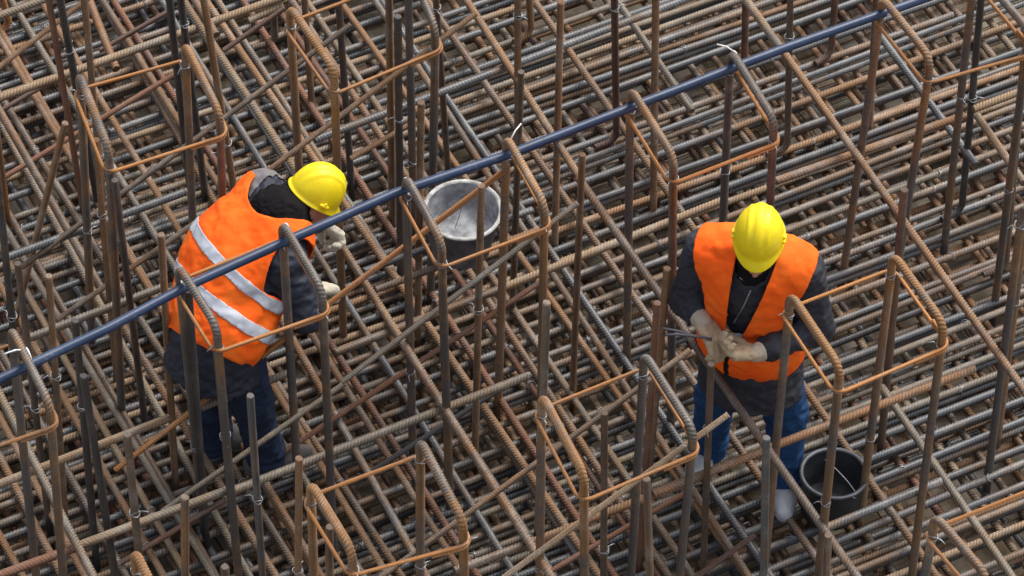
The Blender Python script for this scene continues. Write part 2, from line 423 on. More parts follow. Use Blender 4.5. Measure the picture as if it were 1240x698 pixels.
layer(AD, 0.0, 0.096, ['grey', 'grey', 'grey', 'grey', 'grey', 'tan', 'brown'], 'mat', double=0.6, ties=3)
layer(BD, -0.070, 0.105, ['brown', 'brown', 'tan', 'grey', 'red', 'rust', 'rust'], 'mat', ties=1)
layer(AD, -0.105, 0.150, ['grey', 'rust', 'grey', 'brown'], 'deep')
layer(BD, -0.140, 0.20, ['brown', 'grey', 'red'], 'deep')
layer(AD, -0.205, 0.30, ['grey', 'brown'], 'deepest')
# over the left two thirds a further layer lies on top
layer(BD, 0.034, 0.120, ['brown', 'brown', 'tan', 'grey', 'rust', 'red'], 'upper', lo=-2.75, hi=0.30, shorts=0.25, ties=2)
layer(BD, 0.072, 0.34, ['brown', 'tan', 'rust'], 'topmost', lo=-2.75, hi=0.9, shorts=0.15)

# ------------------------------------------------------------------ single bars at mid height (picture ends + height)
def bar_between(name, X0, X1, r, tone, label, group, cat='rebar', pitch=0.0150, h=0.0034, slant=1.9, sag=0.0, seg=10):
    X0, X1 = np.array(X0), np.array(X1)
    c = (X0+X1)/2
    n = 9; path = [X0-c + (X1-X0)*k/(n-1) - np.array([0, 0, sag*math.sin(math.pi*k/(n-1))]) for k in range(n)]
    o = link(name, sweep(name, path, r, pitch, h, seg, slant), M[tone], loc=c)
    return tag(o, label, cat, group)
MID = [ # p0, p1, z, radius, tone, label
    ((-60, 140), (344, -4), .62, .018, 'tan', 'tan ribbed bar crossing the top left corner above the leaning bars'),
    ((-30, 30), (60, -3), .62, .018, 'tan', 'tan bar cutting the top left corner, beside the smooth brown upright'),
    ((380, 170), (850, -8), .60, .018, 'grey', 'thick grey ribbed bar behind the blue pipe and above the grey bucket'),
    ((404, 428), (606, 350), .60, .018, 'brown', 'thick brown bar end just below the grey bucket, tied behind the braces'),
    ((606, 350), (880, 241), .60, .018, 'tan', 'thick tan bar right of the grey bucket, running up behind the uprights'),
    ((95, 661), (275, 594), .60, .018, 'tan', 'pale tan bar at the lower left, below the dark jeans of the stooping worker'),
    ((275, 597), (640, 455), .60, .018, 'tan', 'long pale bar under the stooping worker, passing his boots'),
    ((-20, 704), (90, 664), .60, .019, 'red', 'thick purple-brown bar in the bottom left corner'),
    ((-30, 598), (205, 506), .60, .017, 'tan', 'short tan bar at the left edge, lower of the two beside the stooping worker'),
    ((243, 494), (349, 452), .60, .017, 'tan', 'short tan bar crossing in front of the dark jeans'),
    ((29, 412), (200, 347), .62, .018, 'tan', 'tan ribbed bar crossing under the blue pipe at the left'),
    ((8, 312), (226, 232), .60, .018, 'grey', 'pale grey ribbed bar left of the orange vest back'),
    ((790, 598), (925, 546), .62, .018, 'rust', 'rusty orange bar in front of the blue jeans, tied to the long sloping bar'),
    ((925, 545), (1180, 447), .62, .018, 'rust', 'rusty orange bar passing above the black bucket'),
    ((938, 220), (1168, 140), .68, .018, 'rust', 'rusty orange bar at the upper right ending by a dark upright'),
    ((1178, 133), (1270, 98), .68, .018, 'tan', 'tan bar at the right edge, level with the orange bar end'),
    ((996, 641), (1140, 583), .60, .017, 'grey', 'grey ribbed bar below the black bucket, tied to the sloping bar'),
    ((550, 692), (700, 636), .60, .018, 'brown', 'rusty brown bar at the bottom centre, behind the hairpin bends'),
    ((700, 634), (848, 578), .60, .018, 'rust', 'rusty orange bar at the bottom centre, ending left of the blue jeans'),
    ((300, 26), (342, 6), .58, .016, 'tan', 'short tan bar high at the top, left of the hairpin'),
]
for p0, p1, z, r, t, lb in MID:
    bar_between('rebar', G(*p0, z), G(*p1, z), r*0.86, t, lb, 'single bars tied at mid height')
MIDB = [
    ((903, 0), (949, 64), .745, .77, .0185, 'tan', 'tan bar coming down behind the blue pipe at the upper right'),
    ((948, 62), (1262, 504), .77, .77, .0175, 'brown', 'long brown bar sloping down the whole right side in front of the uprights'),
    ((700, 215), (1050, 716), 1.15, .62, .0175, 'brown', 'long brown bar sloping down between the standing worker and the black bucket'),
    ((562, -4), (705, 220), .64, .64, .0175, 'brown', 'brown bar sloping down above the blue pipe toward the standing worker'),
    ((212, -16), (362, 212), .64, .64, .0175, 'tan', 'tan bar sloping down to the yellow helmet of the stooping worker'),
    ((402, 280), (672, 706), .64, .64, .0175, 'brown', 'long brown bar whose upper end the stooping worker holds in his far glove'),
    ((-20, 440), (118, 708), .66, .66, .0175, 'tan', 'pale worn bar sloping through the lower left corner'),
    ((-10, 118), (132, 366), .30, .30, .0175, 'rust', 'orange rusted bar sloping down to the blue pipe at the left'),
    ((140, 380), (345, 716), .30, .30, .0175, 'rust', 'orange rusted bar sloping down past the dark jeans'),
    ((100, -20), (141, 84), .45, .45, .0185, 'orange', 'orange bar with a cut end hanging over the top left hairpins'),
    ((232, -6), (262, 43), .66, .66, .0185, 'rust', 'thick orange bar end at the top, left of the tall hairpin'),
    ((1067, 468), (1232, 708), .40, .40, .0165, 'tan', 'pale rusty bar sloping down right of the black bucket'),
    ((1183, 140), (1240, 222), .55, .55, .0165, 'tan', 'short tan bar sloping down at the right edge under the orange loop'),
    ((405, 500), (506, 680), .20, .20, .0165, 'grey', 'grey bar sloping down below the long pale bar at the lower centre'),
    ((745, -2), (838, 135), .30, .30, .0165, 'tan', 'tan bar sloping down behind the blue pipe at the top'),
    ((1063, 40), (1182, 200), .40, .40, .0165, 'grey', 'pale grey bar sloping behind the leaning upright at the upper right'),
]
for p0, p1, z0, z1, r, t, lb in MIDB:
    bar_between('rebar', G(*p0, z0), G(*p1, z1), r*0.86, t, lb, 'single bars tied at mid height')
# inclined braces in the planes of the hairpin rows
BRACE = [
    ((15, 332), .50, (425, 30), 'brown', 'thin brown brace rising behind the three hairpins at the upper left'),
    ((69, 388), .40, (262, 252), 'brown', 'thin brown brace rising to the back of the orange vest'),
    ((139, 570), .46, (400, 368), 'orange', 'thin rusty brace rising across the dark jeans to the sleeve'),
    ((396, 370), 1.02, (616, 203), 'orange', 'thin rusty brace rising across the mouth of the grey bucket'),
    ((196, 620), .45, (418, 464), 'tan', 'thin tan brace rising past the boots of the stooping worker'),
    ((414, 463), .90, (700, 246), 'tan', 'thin tan brace rising just below the grey bucket'),
    ((455, 704), .78, (836, 424), 'brown', 'thin brown brace rising to the gloves of the standing worker'),
    ((600, 707), 1.10, (882, 502), 'tan', 'thin tan brace with a cut end against the blue jeans'),
    ((318, 212), 1.02, (577, 16), 'brown', 'thin brown brace rising above the yellow helmet of the stooping worker'),
    ((-12, 90), .80, (112, -6), 'brown', 'thin brown brace at the top left edge'),
    ((-10, 141), .08, (66, 96), 'red', 'red-brown brace low at the left edge'),
    ((120, 62), .30, (208, 12), 'red', 'red-brown brace low between the upper left uprights'),
    ((5, 215), .08, (215, 88), 'red', 'red-brown brace low behind the first pair of hairpins'),
    ((305, 573), .08, (665, 335), 'red', 'long red-brown brace low across the lower centre'),
    ((146, 682), .07, (310, 583), 'red', 'red-brown brace low below the boots of the stooping worker'),
    ((660, 696), .07, (838, 593), 'red', 'red-brown brace low left of the white shoe'),
    ((447, 573), .07, (622, 461), 'dark', 'dark thin brace low under the long brown sloping bar'),
    ((838, 703), .08, (914, 648), 'red', 'short red-brown brace low beside the black bucket'),
    ((424, 193), .55, (505, 146), 'brown', 'short brown brace left of the blue pipe and bucket'),
    ((270, 62), .50, (345, 10), 'red', 'red-brown brace high behind the second hairpin'),
]
for p0, z0, p1, t, lb in BRACE:
    X0, X1 = in_a_plane(p0, z0, p1)
    bar_between('brace_bar', X0, X1, .0108, t, lb, 'sloping brace bars', 'brace bar', pitch=0.0110, h=0.0018, slant=0.8, seg=8)

# ------------------------------------------------------------------ uprights
RU = 0.0134
ZT = 1.50; ZF = -0.20
def add_tie(parent, X, kind='tie_wire'):
    o = link(kind, TIE, parent=parent); o.location = np.array(X)-np.array(parent.location)
    o.rotation_euler = (random.uniform(-.3, .3), random.uniform(-.3, .3), random.uniform(0, 6.28)); s = random.uniform(0.95, 1.12); o.scale = (s, s, s)
    return o
# p1 (known point, height z1), p2 (a lower point seen on it), cut end at p1?, tone, foot hook, fine ribs, label
UPR = [
    ((59, 0), 1.30, (98, 236), 0, 'red', 0, 1, 'smooth red-brown upright leaning right at the top left'),
    ((116, 169), 1.46, (144, 490), 1, 'brown', 0, 1, 'brown cut upright just under the first hairpin at the left'),
    ((139, 218), 1.50, (184, 580), 1, 'dark', 0, 1, 'dark cut upright leaning beside the first hairpin'),
    ((79, 149), 1.20, (30, 342), 1, 'brown', 0, 1, 'brown cut bar leaning left against the others at the left edge'),
    ((73, 0), 1.30, (97, 130), 0, 'dark', 0, 0, 'dark upright behind the leaning red-brown bar'),
    ((102, 0), 1.50, (146, 466), 0, 'brown', 0, 0, 'ribbed brown upright with two wire ties behind the first hairpin'),
    ((205, 0), 1.40, (224, 173), 0, 'dark', 0, 0, 'dark upright with a wire tie near the top, left of the second hairpin'),
    ((219, 0), 1.20, (246, 217), 0, 'dark', 0, 0, 'dark upright directly behind the second hairpin'),
    ((257, 64), 1.20, (276, 183), 0, 'brown', 0, 0, 'brown upright under the bend of the second hairpin'),
    ((335, 80), -.13, None, 0, 'dark', 1, 0, 'dark upright with its hooked foot showing near the top'),
    ((379, 149), -.10, (371, 30), 0, 'brown', 0, 0, 'brown upright between the legs of the tall hairpin'),
    ((410, 0), 1.15, (428, 260), 0, 'dark', 0, 0, 'dark upright rising behind the yellow helmet of the stooping worker'),
    ((471, 0), 1.35, (476, 303), 0, 'brown', 0, 0, 'brown ribbed upright left of the grey bucket, running out at the top'),
    ((483, 140), 1.0, (485, 320), 0, 'dark', 0, 0, 'dark upright behind the brown one left of the grey bucket'),
    ((528, 0), 1.05, (542, 200), 0, 'dark', 0, 1, 'smooth black upright ending by the blue pipe'),
    ((510, 124), 1.42, (505, 455), 1, 'brown', 0, 0, 'brown cut upright left of the grey bucket'),
    ((488, 16), -.10, None, 0, 'brown', 1, 0, 'brown hooked foot at the top beside the hairpin'),
    ((627, 0), 1.10, (627, 88), 0, 'brown', 0, 0, 'brown ribbed upright just above the cut one at top centre'),
    ((631, 87), 1.46, (618, 443), 1, 'brown', 0, 1, 'brown cut upright standing right behind the grey bucket'),
    ((645, 63), -.10, (641, 0), 0, 'brown', 1, 0, 'brown upright with a hooked foot at top centre'),
    ((679, 2), 1.46, (671, 330), 1, 'brown', 0, 0, 'brown upright cut at the very top edge of the picture'),
    ((705, 187), 1.46, (690, 563), 1, 'brown', 0, 1, 'brown cut upright right of the grey bucket'),
    ((747, 192), -.10, (744, 0), 0, 'red', 1, 0, 'red-brown upright ending in a hooked foot above the blue pipe'),
    ((791, 275), -.10, (794, 0), 0, 'brown', 0, 0, 'brown ribbed upright crossing behind the blue pipe'),
    ((808, 325), 1.38, (798, 437), 1, 'brown', 0, 0, 'brown cut upright at the elbow of the standing worker'),
    ((662, 366), 1.42, (658, 470), 1, 'tan', 0, 0, 'tan cut upright in the centre beside a hairpin leg'),
    ((583, 225), 1.62, (574, 600), 1, 'brown', 0, 1, 'smooth brown cut upright in front of the grey bucket'),
    ((732, 500), 1.45, (731, 690), 1, 'dark', 0, 1, 'dark cut upright at the bottom centre between two hairpin bends'),
    ((783, 580), 1.45, (787, 698), 1, 'grey', 0, 1, 'grey cut upright near the bottom edge left of the standing worker'),
    ((789, 469), 1.10, (774, 690), 0, 'red', 0, 1, 'smooth red-brown upright behind the right hairpin at the bottom centre'),
    ((428, 686), 1.45, None, 1, 'dark', 0, 0, 'dark cut end at the bottom edge inside the small hairpin'),
    ((900, 127), -.10, (903, 0), 0, 'red', 1, 0, 'red-brown upright with a hooked foot above the standing worker'),
    ((953, 204), -.10, (957, 0), 0, 'brown', 1, 0, 'brown upright with an orange hooked foot right of the yellow helmet'),
    ((1005, 88), -.10, (1011, 0), 0, 'red', 1, 0, 'red-brown upright with a hooked foot just below the blue pipe'),
    ((1052, 172), -.10, (1060, 20), 0, 'brown', 0, 0, 'brown upright right behind the leaning dark one'),
    ((1162, 281), -.12, (1188, 0), 0, 'dark', 1, 0, 'dark upright at the upper right with a hooked foot'),
    ((1215, 350), -.12, (1240, 70), 0, 'dark', 1, 0, 'dark upright at the right edge ending in a brown hook'),
    ((1206, 547), -.12, (1238, 300), 0, 'brown', 0, 0, 'brown upright at the right edge right of the black bucket'),
    ((1196, 18), -.10, None, 0, 'dark', 1, 0, 'dark hooked foot at the top right edge'),
    ((861, 441), 1.30, (852, 679), 1, 'dark', 0, 1, 'dark cut upright in front of the blue jeans'),
    ((928, 530), 1.46, (925, 698), 1, 'grey', 0, 0, 'grey cut upright left of the black bucket'),
    ((1003, 648), 1.45, (1001, 698), 1, 'grey', 0, 1, 'grey cut end below the black bucket'),
    ((1086, 330), 1.05, (1076, 440), 0, 'dark', 0, 0, 'dark upright doubled behind the right hand hairpin'),
    ((0, 245), 1.25, (18, 420), 0, 'dark', 0, 0, 'dark upright at the left edge above the blue pipe'),
    ((12, 290), -.10, (5, 235), 0, 'orange', 0, 0, 'orange upright at the left edge beside the dark one'),
    ((195, 284), 1.48, (217, 660), 1, 'brown', 0, 0, 'brown cut upright beside the back of the orange vest'),
    ((59, 334), 1.46, (83, 690), 1, 'brown', 0, 1, 'smooth brown cut upright at the left above the blue pipe'),
    ((91, 388), 1.46, (118, 695), 1, 'dark', 0, 0, 'dark cut upright with its end level with the blue pipe'),
    ((101, 455), 1.46, (139, 695), 1, 'dark', 0, 0, 'dark cut upright just below the blue pipe, leaning right'),
    ((228, 352), 1.50, (240, 520), 1, 'dark', 0, 0, 'dark cut upright on the vest, under the blue pipe'),
    ((262, 420), 1.46, (289, 698), 1, 'dark', 0, 0, 'dark cut upright in front of the dark jeans'),
    ((303, 479), 1.46, (318, 698), 1, 'grey', 0, 1, 'smooth grey cut upright in front of the legs of the stooping worker'),
    ((154, 526), 1.40, (170, 690), 1, 'brown', 0, 0, 'brown cut upright at the lower left'),
    ((224, 602), 1.40, (224, 698), 1, 'brown', 0, 0, 'short brown cut upright at the bottom left'),
    ((362, 555), 1.46, (361, 698), 1, 'brown', 0, 1, 'smooth brown cut upright below the boots of the stooping worker'),
    ((399, 638), 1.46, (399, 698), 1, 'brown', 0, 1, 'brown cut end at the bottom inside a small hairpin'),
    ((272, 686), 1.40, None, 1, 'brown', 0, 0, 'brown cut end at the bottom edge left of the smooth grey upright'),
    ((36, 440), 1.0, (63, 665), 0, 'dark', 0, 1, 'dark smooth upright at the lower left behind the hairpin'),
    ((19, 54), -.10, (9, 20), 0, 'orange', 1, 0, 'orange hooked foot in the top left corner'),
]
for p1, z1, p2, cut, tone, hook, fine, lb in UPR:
    if p2 is None:
        X = G(*p1, z1); d = np.array([0, 0, 1.0])
    else:
        X, Y = near_vertical(p1, z1, p2); d = X-Y
        if d[2] < 0: d = -d
        d /= np.linalg.norm(d)
    if d[2] < 0.9: d = (d + np.array([0, 0, 0.6])); d /= np.linalg.norm(d)
    top = X if cut else X + d*((1.55+random.uniform(-.05, .05)-X[2])/d[2])
    foot = X + d*((ZF+0.03-X[2])/d[2])
    if hook:
        f2 = X + d*((0.022-X[2])/d[2])
        hd = -AD*random.choice((1, 1, 0.9)) + BD*random.uniform(-.3, .3)
        pts = round_path([top, f2, f2+hd*0.11], 0.045)
    else: pts = np.array([top, foot])
    c = np.array([pts[-1][0], pts[-1][1], ZF])
    dense = [pts[0]]
    for q in pts[1:]:
        nseg = max(1, int(np.linalg.norm(q-dense[-1])/0.25)); a = dense[-1]
        dense += [a+(q-a)*k/nseg for k in range(1, nseg+1)]
    me = sweep('upright_rebar', np.array(dense)-c, RU*random.uniform(0.93, 1.03), pitch=0.0095 if fine else 0.0135, h=0.0019 if fine else 0.0036, slant=0.8)
    o = link('upright_rebar', me, M[tone], loc=c)
    tag(o, lb, 'upright rebar', 'straight upright bars')
    if random.random() < 0.5:
        zt = random.uniform(0.55, 1.1)
        if zt < top[2]-0.1: add_tie(o, X + d*((zt-X[2])/d[2]))

# ------------------------------------------------------------------ hairpin bars (upside-down U) in pairs, each pair inside one thin stirrup
RH = 0.0146
PINS = {}
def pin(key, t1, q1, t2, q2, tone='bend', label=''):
    X1, Y1 = near_vertical(t1, ZT, q1) if q1 else (G(*t1, ZT), None)
    X2, Y2 = near_vertical(t2, ZT, q2) if q2 else (G(*t2, ZT), None)
    def foot(X, Y):
        d = np.array([0, 0, 1.0]) if Y is None else (X-Y)/np.linalg.norm(X-Y)
        return X - d*((X[2]-ZF-0.02)/d[2])
    F1, F2 = foot(X1, Y1), foot(X2, Y2)
    hgt = 0.115
    e = (X2-X1); e /= np.linalg.norm(e)
    T1, T2 = X1+np.array([0, 0, hgt]), X2+np.array([0, 0, hgt])
    pts = round_path([F1, X1, T1, T2, X2, F2], [0, .05, .085, .115, .05, 0], 8)
    c = np.array([F1[0], F1[1], ZF])
    dense = [pts[0]]
    for q in pts[1:]:
        nseg = max(1, int(np.linalg.norm(q-dense[-1])/0.2)); a = dense[-1]
        dense += [a+(q-a)*k/nseg for k in range(1, nseg+1)]
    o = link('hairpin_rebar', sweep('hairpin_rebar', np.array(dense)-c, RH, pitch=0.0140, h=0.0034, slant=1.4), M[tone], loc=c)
    tag(o, label, 'hairpin bar', 'bent hairpin bars')
    PINS[key] = (X1, X2)
    add_tie(o, X1-np.array([0, 0, .01])); add_tie(o, X2-np.array([0, 0, .01]))
    for F, X in ((F1, X1), (F2, X2)):
        if random.random() < 0.5:
            k = random.uniform(0.35, 0.7); add_tie(o, F+(X-F)*k)
    return o
pin('u1', (98, 113), (113, 440), (133, 203), (146, 466), label='first hairpin at the upper left, joined by a thin orange stirrup to the next')
pin('u2', (225, 77), (234, 284), (267, 161), (269, 234), label='second hairpin from the upper left, behind the shoulder of the stooping worker')
pin('u3', (352, 32), (362, 203), (405, 108), (413, 330), label='hairpin directly above the yellow helmet of the stooping worker')
pin('u4', (494, -22), None, (527, 58), (524, 220), label='hairpin at the top left of centre, its bend cut by the picture edge')
pin('u5', (613, 190), (603, 500), (659, 272), (656, 440), label='hairpin over the right side of the grey bucket')
pin('u6', (492, 238), (500, 553), (535, 318), (545, 625), label='hairpin over the left side of the grey bucket')
pin('u7', (884, 86), (877, 234), (936, 170), (933, 240), label='hairpin tied to the blue pipe above the standing worker')
pin('u8', (763, 132), (759, 440), (815, 216), (813, 450), label='hairpin tied to the blue pipe at top centre right of the grey bucket')
pin('u9', (1066, 22), (1022, 325), (1124, 95), (1089, 311), label='leaning dark hairpin at the upper right end of the blue pipe')
pin('u10', (1178, -14), None, (1243, 62), None, label='hairpin cut by the top right corner')
pin('u11', (218, 346), (252, 689), (264, 420), (289, 698), label='hairpin standing in front of the back of the orange vest')
pin('u12', (343, 294), (359, 553), (391, 376), (402, 620), label='hairpin in front of the sleeve of the stooping worker')
pin('u13', (16, 421), (42, 679), (62, 512), (75, 679), label='hairpin at the left edge where the blue pipe enters')
pin('u14', (509, 556), (509, 695), (561, 655), (562, 698), label='hairpin at the bottom left of centre')
pin('u15', (377, 608), (380, 698), (427, 690), None, label='small hairpin bend at the bottom edge below the boots')
pin('u16', (656, 502), (654, 665), (707, 600), (708, 698), label='hairpin at the bottom centre')
pin('u17', (779, 452), (764, 698), (838, 545), (823, 698), label='hairpin left of the blue jeans of the standing worker')
pin('u18', (955, 380), (925, 695), (1015, 470), (991, 696), label='hairpin in front of the arm of the standing worker')
pin('u19', (1079, 332), (1043, 618), (1140, 417), (1104, 698), label='hairpin right of the standing worker with a dark doubled leg')
pin('u20', (1129, 648), (1120, 698), (1192, 722), None, label='hairpin in the bottom right corner')
pin('u21', (165, 690), None, (200, 760), None, label='hairpin bend just showing at the bottom left edge')
pin('u22', (1236, 272), None, (1290, 350), None, label='hairpin at the right edge beside the dark hooked upright')
pin('u23', (-110, 470), None, (-66, 556), None, label='hairpin outside the left edge holding the stirrup')

def stirrup(a, b, label):
    A1, A2 = a; B1, B2 = b
    loop = [np.array(A1), np.array(A2), np.array(B2), np.array(B1)]
    c = sum(loop)/4
    u = (loop[2]-loop[1]); u /= np.linalg.norm(u); v = (loop[1]-loop[0]); v /= np.linalg.norm(v)
    g = RH+0.011
    P = [loop[0]-u*g-v*g, loop[1]-u*g+v*g, loop[2]+u*g+v*g, loop[3]+u*g-v*g]
    P = [p-np.array([0, 0, 0.012]) for p in P]
    s = P[2]-u*0.16
    lift = np.array([0, 0, 0.017])
    pts = [s, P[2]+lift*0.1, P[3]+lift*0.3, P[0]+lift*0.5, P[1]+lift*0.7, P[2]+lift, P[2]+lift-v*0.14]
    pts = round_path(pts, 0.045, 6)
    o = link('stirrup', sweep('stirrup', pts-c, 0.0072, pitch=0.0085, h=0.0006, seg=8, slant=0.5), M['stirrup'], loc=c)
    return tag(o, label, 'stirrup', 'thin orange stirrups')
stirrup(PINS['u1'], PINS['u2'], 'thin orange stirrup round the two hairpins at the upper left')
stirrup(PINS['u3'], PINS['u4'], 'thin orange stirrup round the hairpin above the yellow helmet')
stirrup(PINS['u6'], PINS['u5'], 'thin orange stirrup over the mouth of the grey bucket')
stirrup(PINS['u8'], PINS['u7'], 'thin orange stirrup under the blue pipe above the standing worker')
stirrup(PINS['u9'], PINS['u10'], 'thin orange stirrup in the top right corner')
stirrup(PINS['u11'], PINS['u12'], 'thin orange stirrup across the orange vest of the stooping worker')
stirrup(PINS['u23'], PINS['u13'], 'thin orange stirrup at the left edge under the blue pipe')
stirrup(PINS['u15'], PINS['u14'], 'thin orange stirrup at the bottom left of centre')
stirrup(PINS['u16'], PINS['u17'], 'thin orange stirrup left of the blue jeans of the standing worker')
stirrup(PINS['u18'], PINS['u19'], 'thin orange stirrup right of the standing worker, above the black bucket')
P20b = (PINS['u20'][0]+AD*0.5, PINS['u20'][1]+AD*0.5)
stirrup(PINS['u20'], P20b, 'thin orange stirrup in the bottom right corner')

# ------------------------------------------------------------------ blue pipe with white cable ties
pz = ZT+0.045
pp = [G(*p, pz) for p in ((-60, 486), (0, 459), (34, 443), (130, 398), (224, 348), (349, 291), (420, 260), (478, 234), (620, 186), (772, 127), (830, 105), (888, 82), (949, 59), (1084, 11), (1160, -16), (1240, -44))]
pc = pp[7]
pipe = link('pipe', sweep('pipe', np.array([p-pc for p in pp]), 0.0190, pitch=0, seg=16), M['pipe'], loc=pc)
tag(pipe, 'long dark blue pipe tied diagonally under the hairpin bends', 'pipe')
def cable_tie(px, py, tail):
    X = G(px, py, pz+0.03)
    ring = [np.array([0.032*math.cos(t), 0, 0.036*math.sin(t)]) for t in np.linspace(-1.5, 4.78, 18)]
    ax = AD*0.9 + BD*0.45; ax /= np.linalg.norm(ax)
    Q = [ax*0.004*k/18 + (BD*p[0] + np.array([0, 0, p[2]])) for k, p in enumerate(ring)]
    o = link('cable_tie', sweep('cable_tie', np.array(Q), 0.0042, pitch=0, seg=6), M['plastic_tie'], parent=pipe); o.location = X-pc
    if tail:
        E = G(tail[0], tail[1], pz+0.10)-X
        t = link('tail', sweep('cable_tie_tail', np.array([Q[-1]*0+np.array([0, 0, 0.038]), E*0.5+np.array([0, 0, .03]), E]), 0.0032, pitch=0, seg=5), M['plastic_tie'], parent=o)
    return o
cable_tie(34, 432, (5, 429)); cable_tie(219, 336, None); cable_tie(348, 281, None); cable_tie(617, 180, (631, 150))
cable_tie(890, 72, (868, 54)); cable_tie(493, 226, None); cable_tie(767, 120, None); cable_tie(1073, 9, None)

# ------------------------------------------------------------------ buckets
def lathe(prof, seg=48, wob=None):
    V, F = [], []
    n = len(prof)
    for k in range(seg):
        a = 2*math.pi*k/seg; e = 1+(wob*math.sin(2*a+0.6)+wob*0.5*math.sin(3*a) if wob else 0)
        for r, z in prof: V.append((r*e*math.cos(a), r*e*math.sin(a), z))
    for k in range(seg):
        k2 = (k+1) % seg
        for i in range(n-1): F.append((k*n+i, k2*n+i, k2*n+i+1, k*n+i+1))
    return mesh_np('lathe', V, F)
def empty(name, loc, label, cat, group=None):
    o = bpy.data.objects.new(name, None); COL.objects.link(o); o.location = loc
    return tag(o, label, cat, group)
def make_bucket(loc, rt, rb, h, wall, inner, rim, label, tilt, fill, fillmat, handle=None, wob=0.01):
    t = empty('bucket', loc, label, 'bucket', None); t.rotation_euler = tilt
    link('bucket_wall', lathe([(0.001, 0), (rb*0.98, 0.0), (rb, 0.006), (rb+(rt-rb)*0.93, h*0.93), (rt+0.002, h*0.94), (rt+0.004, h*0.985)], wob=wob), wall, t)
    link('bucket_lining', lathe([(0.001, 0.006), (rb*0.95, 0.008), (rt-0.010, h*0.985)], wob=wob), inner, t)
    link('rim', lathe([(rt+0.0045, h*0.955), (rt+0.007, h*0.965), (rt+0.008, h*0.99), (rt+0.003, h*1.006), (rt-0.006, h*1.006), (rt-0.0105, h*0.98)], wob=wob), rim, t)
    f = fill/h; rf = rb*0.95+(rt-0.01-rb*0.95)*f-0.001
    prof = [(0.001, fill), (rf*0.35, fill+0.006), (rf*0.7, fill+0.001), (rf, fill+0.010)]
    link('fill', lathe(prof, wob=wob), fillmat, t)
    if handle:
        pts = [np.array([rt*math.cos(a)*1.0, rt*0.985*math.sin(a)*handle[1], h*0.93+abs(math.sin(a))*handle[2]]) for a in np.linspace(0, math.pi, 16)]
        ca, sa = math.cos(handle[0]), math.sin(handle[0])
        pts = np.array([(p[0]*ca-p[1]*sa, p[0]*sa+p[1]*ca, p[2]) for p in pts])
        link('handle', sweep('handle', pts, 0.0028, pitch=0, seg=6), M['wire'], t)
    return t
BZ = 0.055
BZ = 0.625
for k_, off_ in enumerate((-0.055, 0.06)):
    c_ = G(558, 299, 0.605)+BD*off_
    bar_between('rebar', c_-AD*0.42, c_+AD*0.36, .0130, ('grey', 'brown')[k_], ('grey bar carrying the cement bucket from behind', 'brown bar carrying the cement bucket in front')[k_], 'single bars tied at mid height')
b1 = make_bucket(G(558, 299, BZ), 0.158, 0.125, 0.235, M['bucket_navy'], M['cement'], M['cement_rim'],
    'dark bucket caked with pale cement inside, under the blue pipe', (0.05, 0.03, 0.4), 0.10, M['cement'], None, 0.012)
# thin wire hanging into the cement bucket
wp = [G(567, 225, BZ+.26), G(562, 240, BZ+.22), G(556, 262, BZ+.16), G(551, 277, BZ+.125)]
o = link('loose_wire', sweep('loose_wire', np.array([p-wp[0] for p in wp]), 0.0015, pitch=0, seg=5), M['dark'], loc=wp[0]); tag(o, 'thin loose wire hanging into the pale cement bucket', 'wire')
b2 = make_bucket(G(1004, 617, 0.035), 0.135, 0.118, 0.225, M['bucket_black'], M['bucket_black'], M['bucket_rim'],
    'black plastic bucket with a wire handle beside the standing worker', (-0.03, 0.05, 0.2), 0.035, M['residue'], (-1.24, 0.55, -0.075), 0.008)

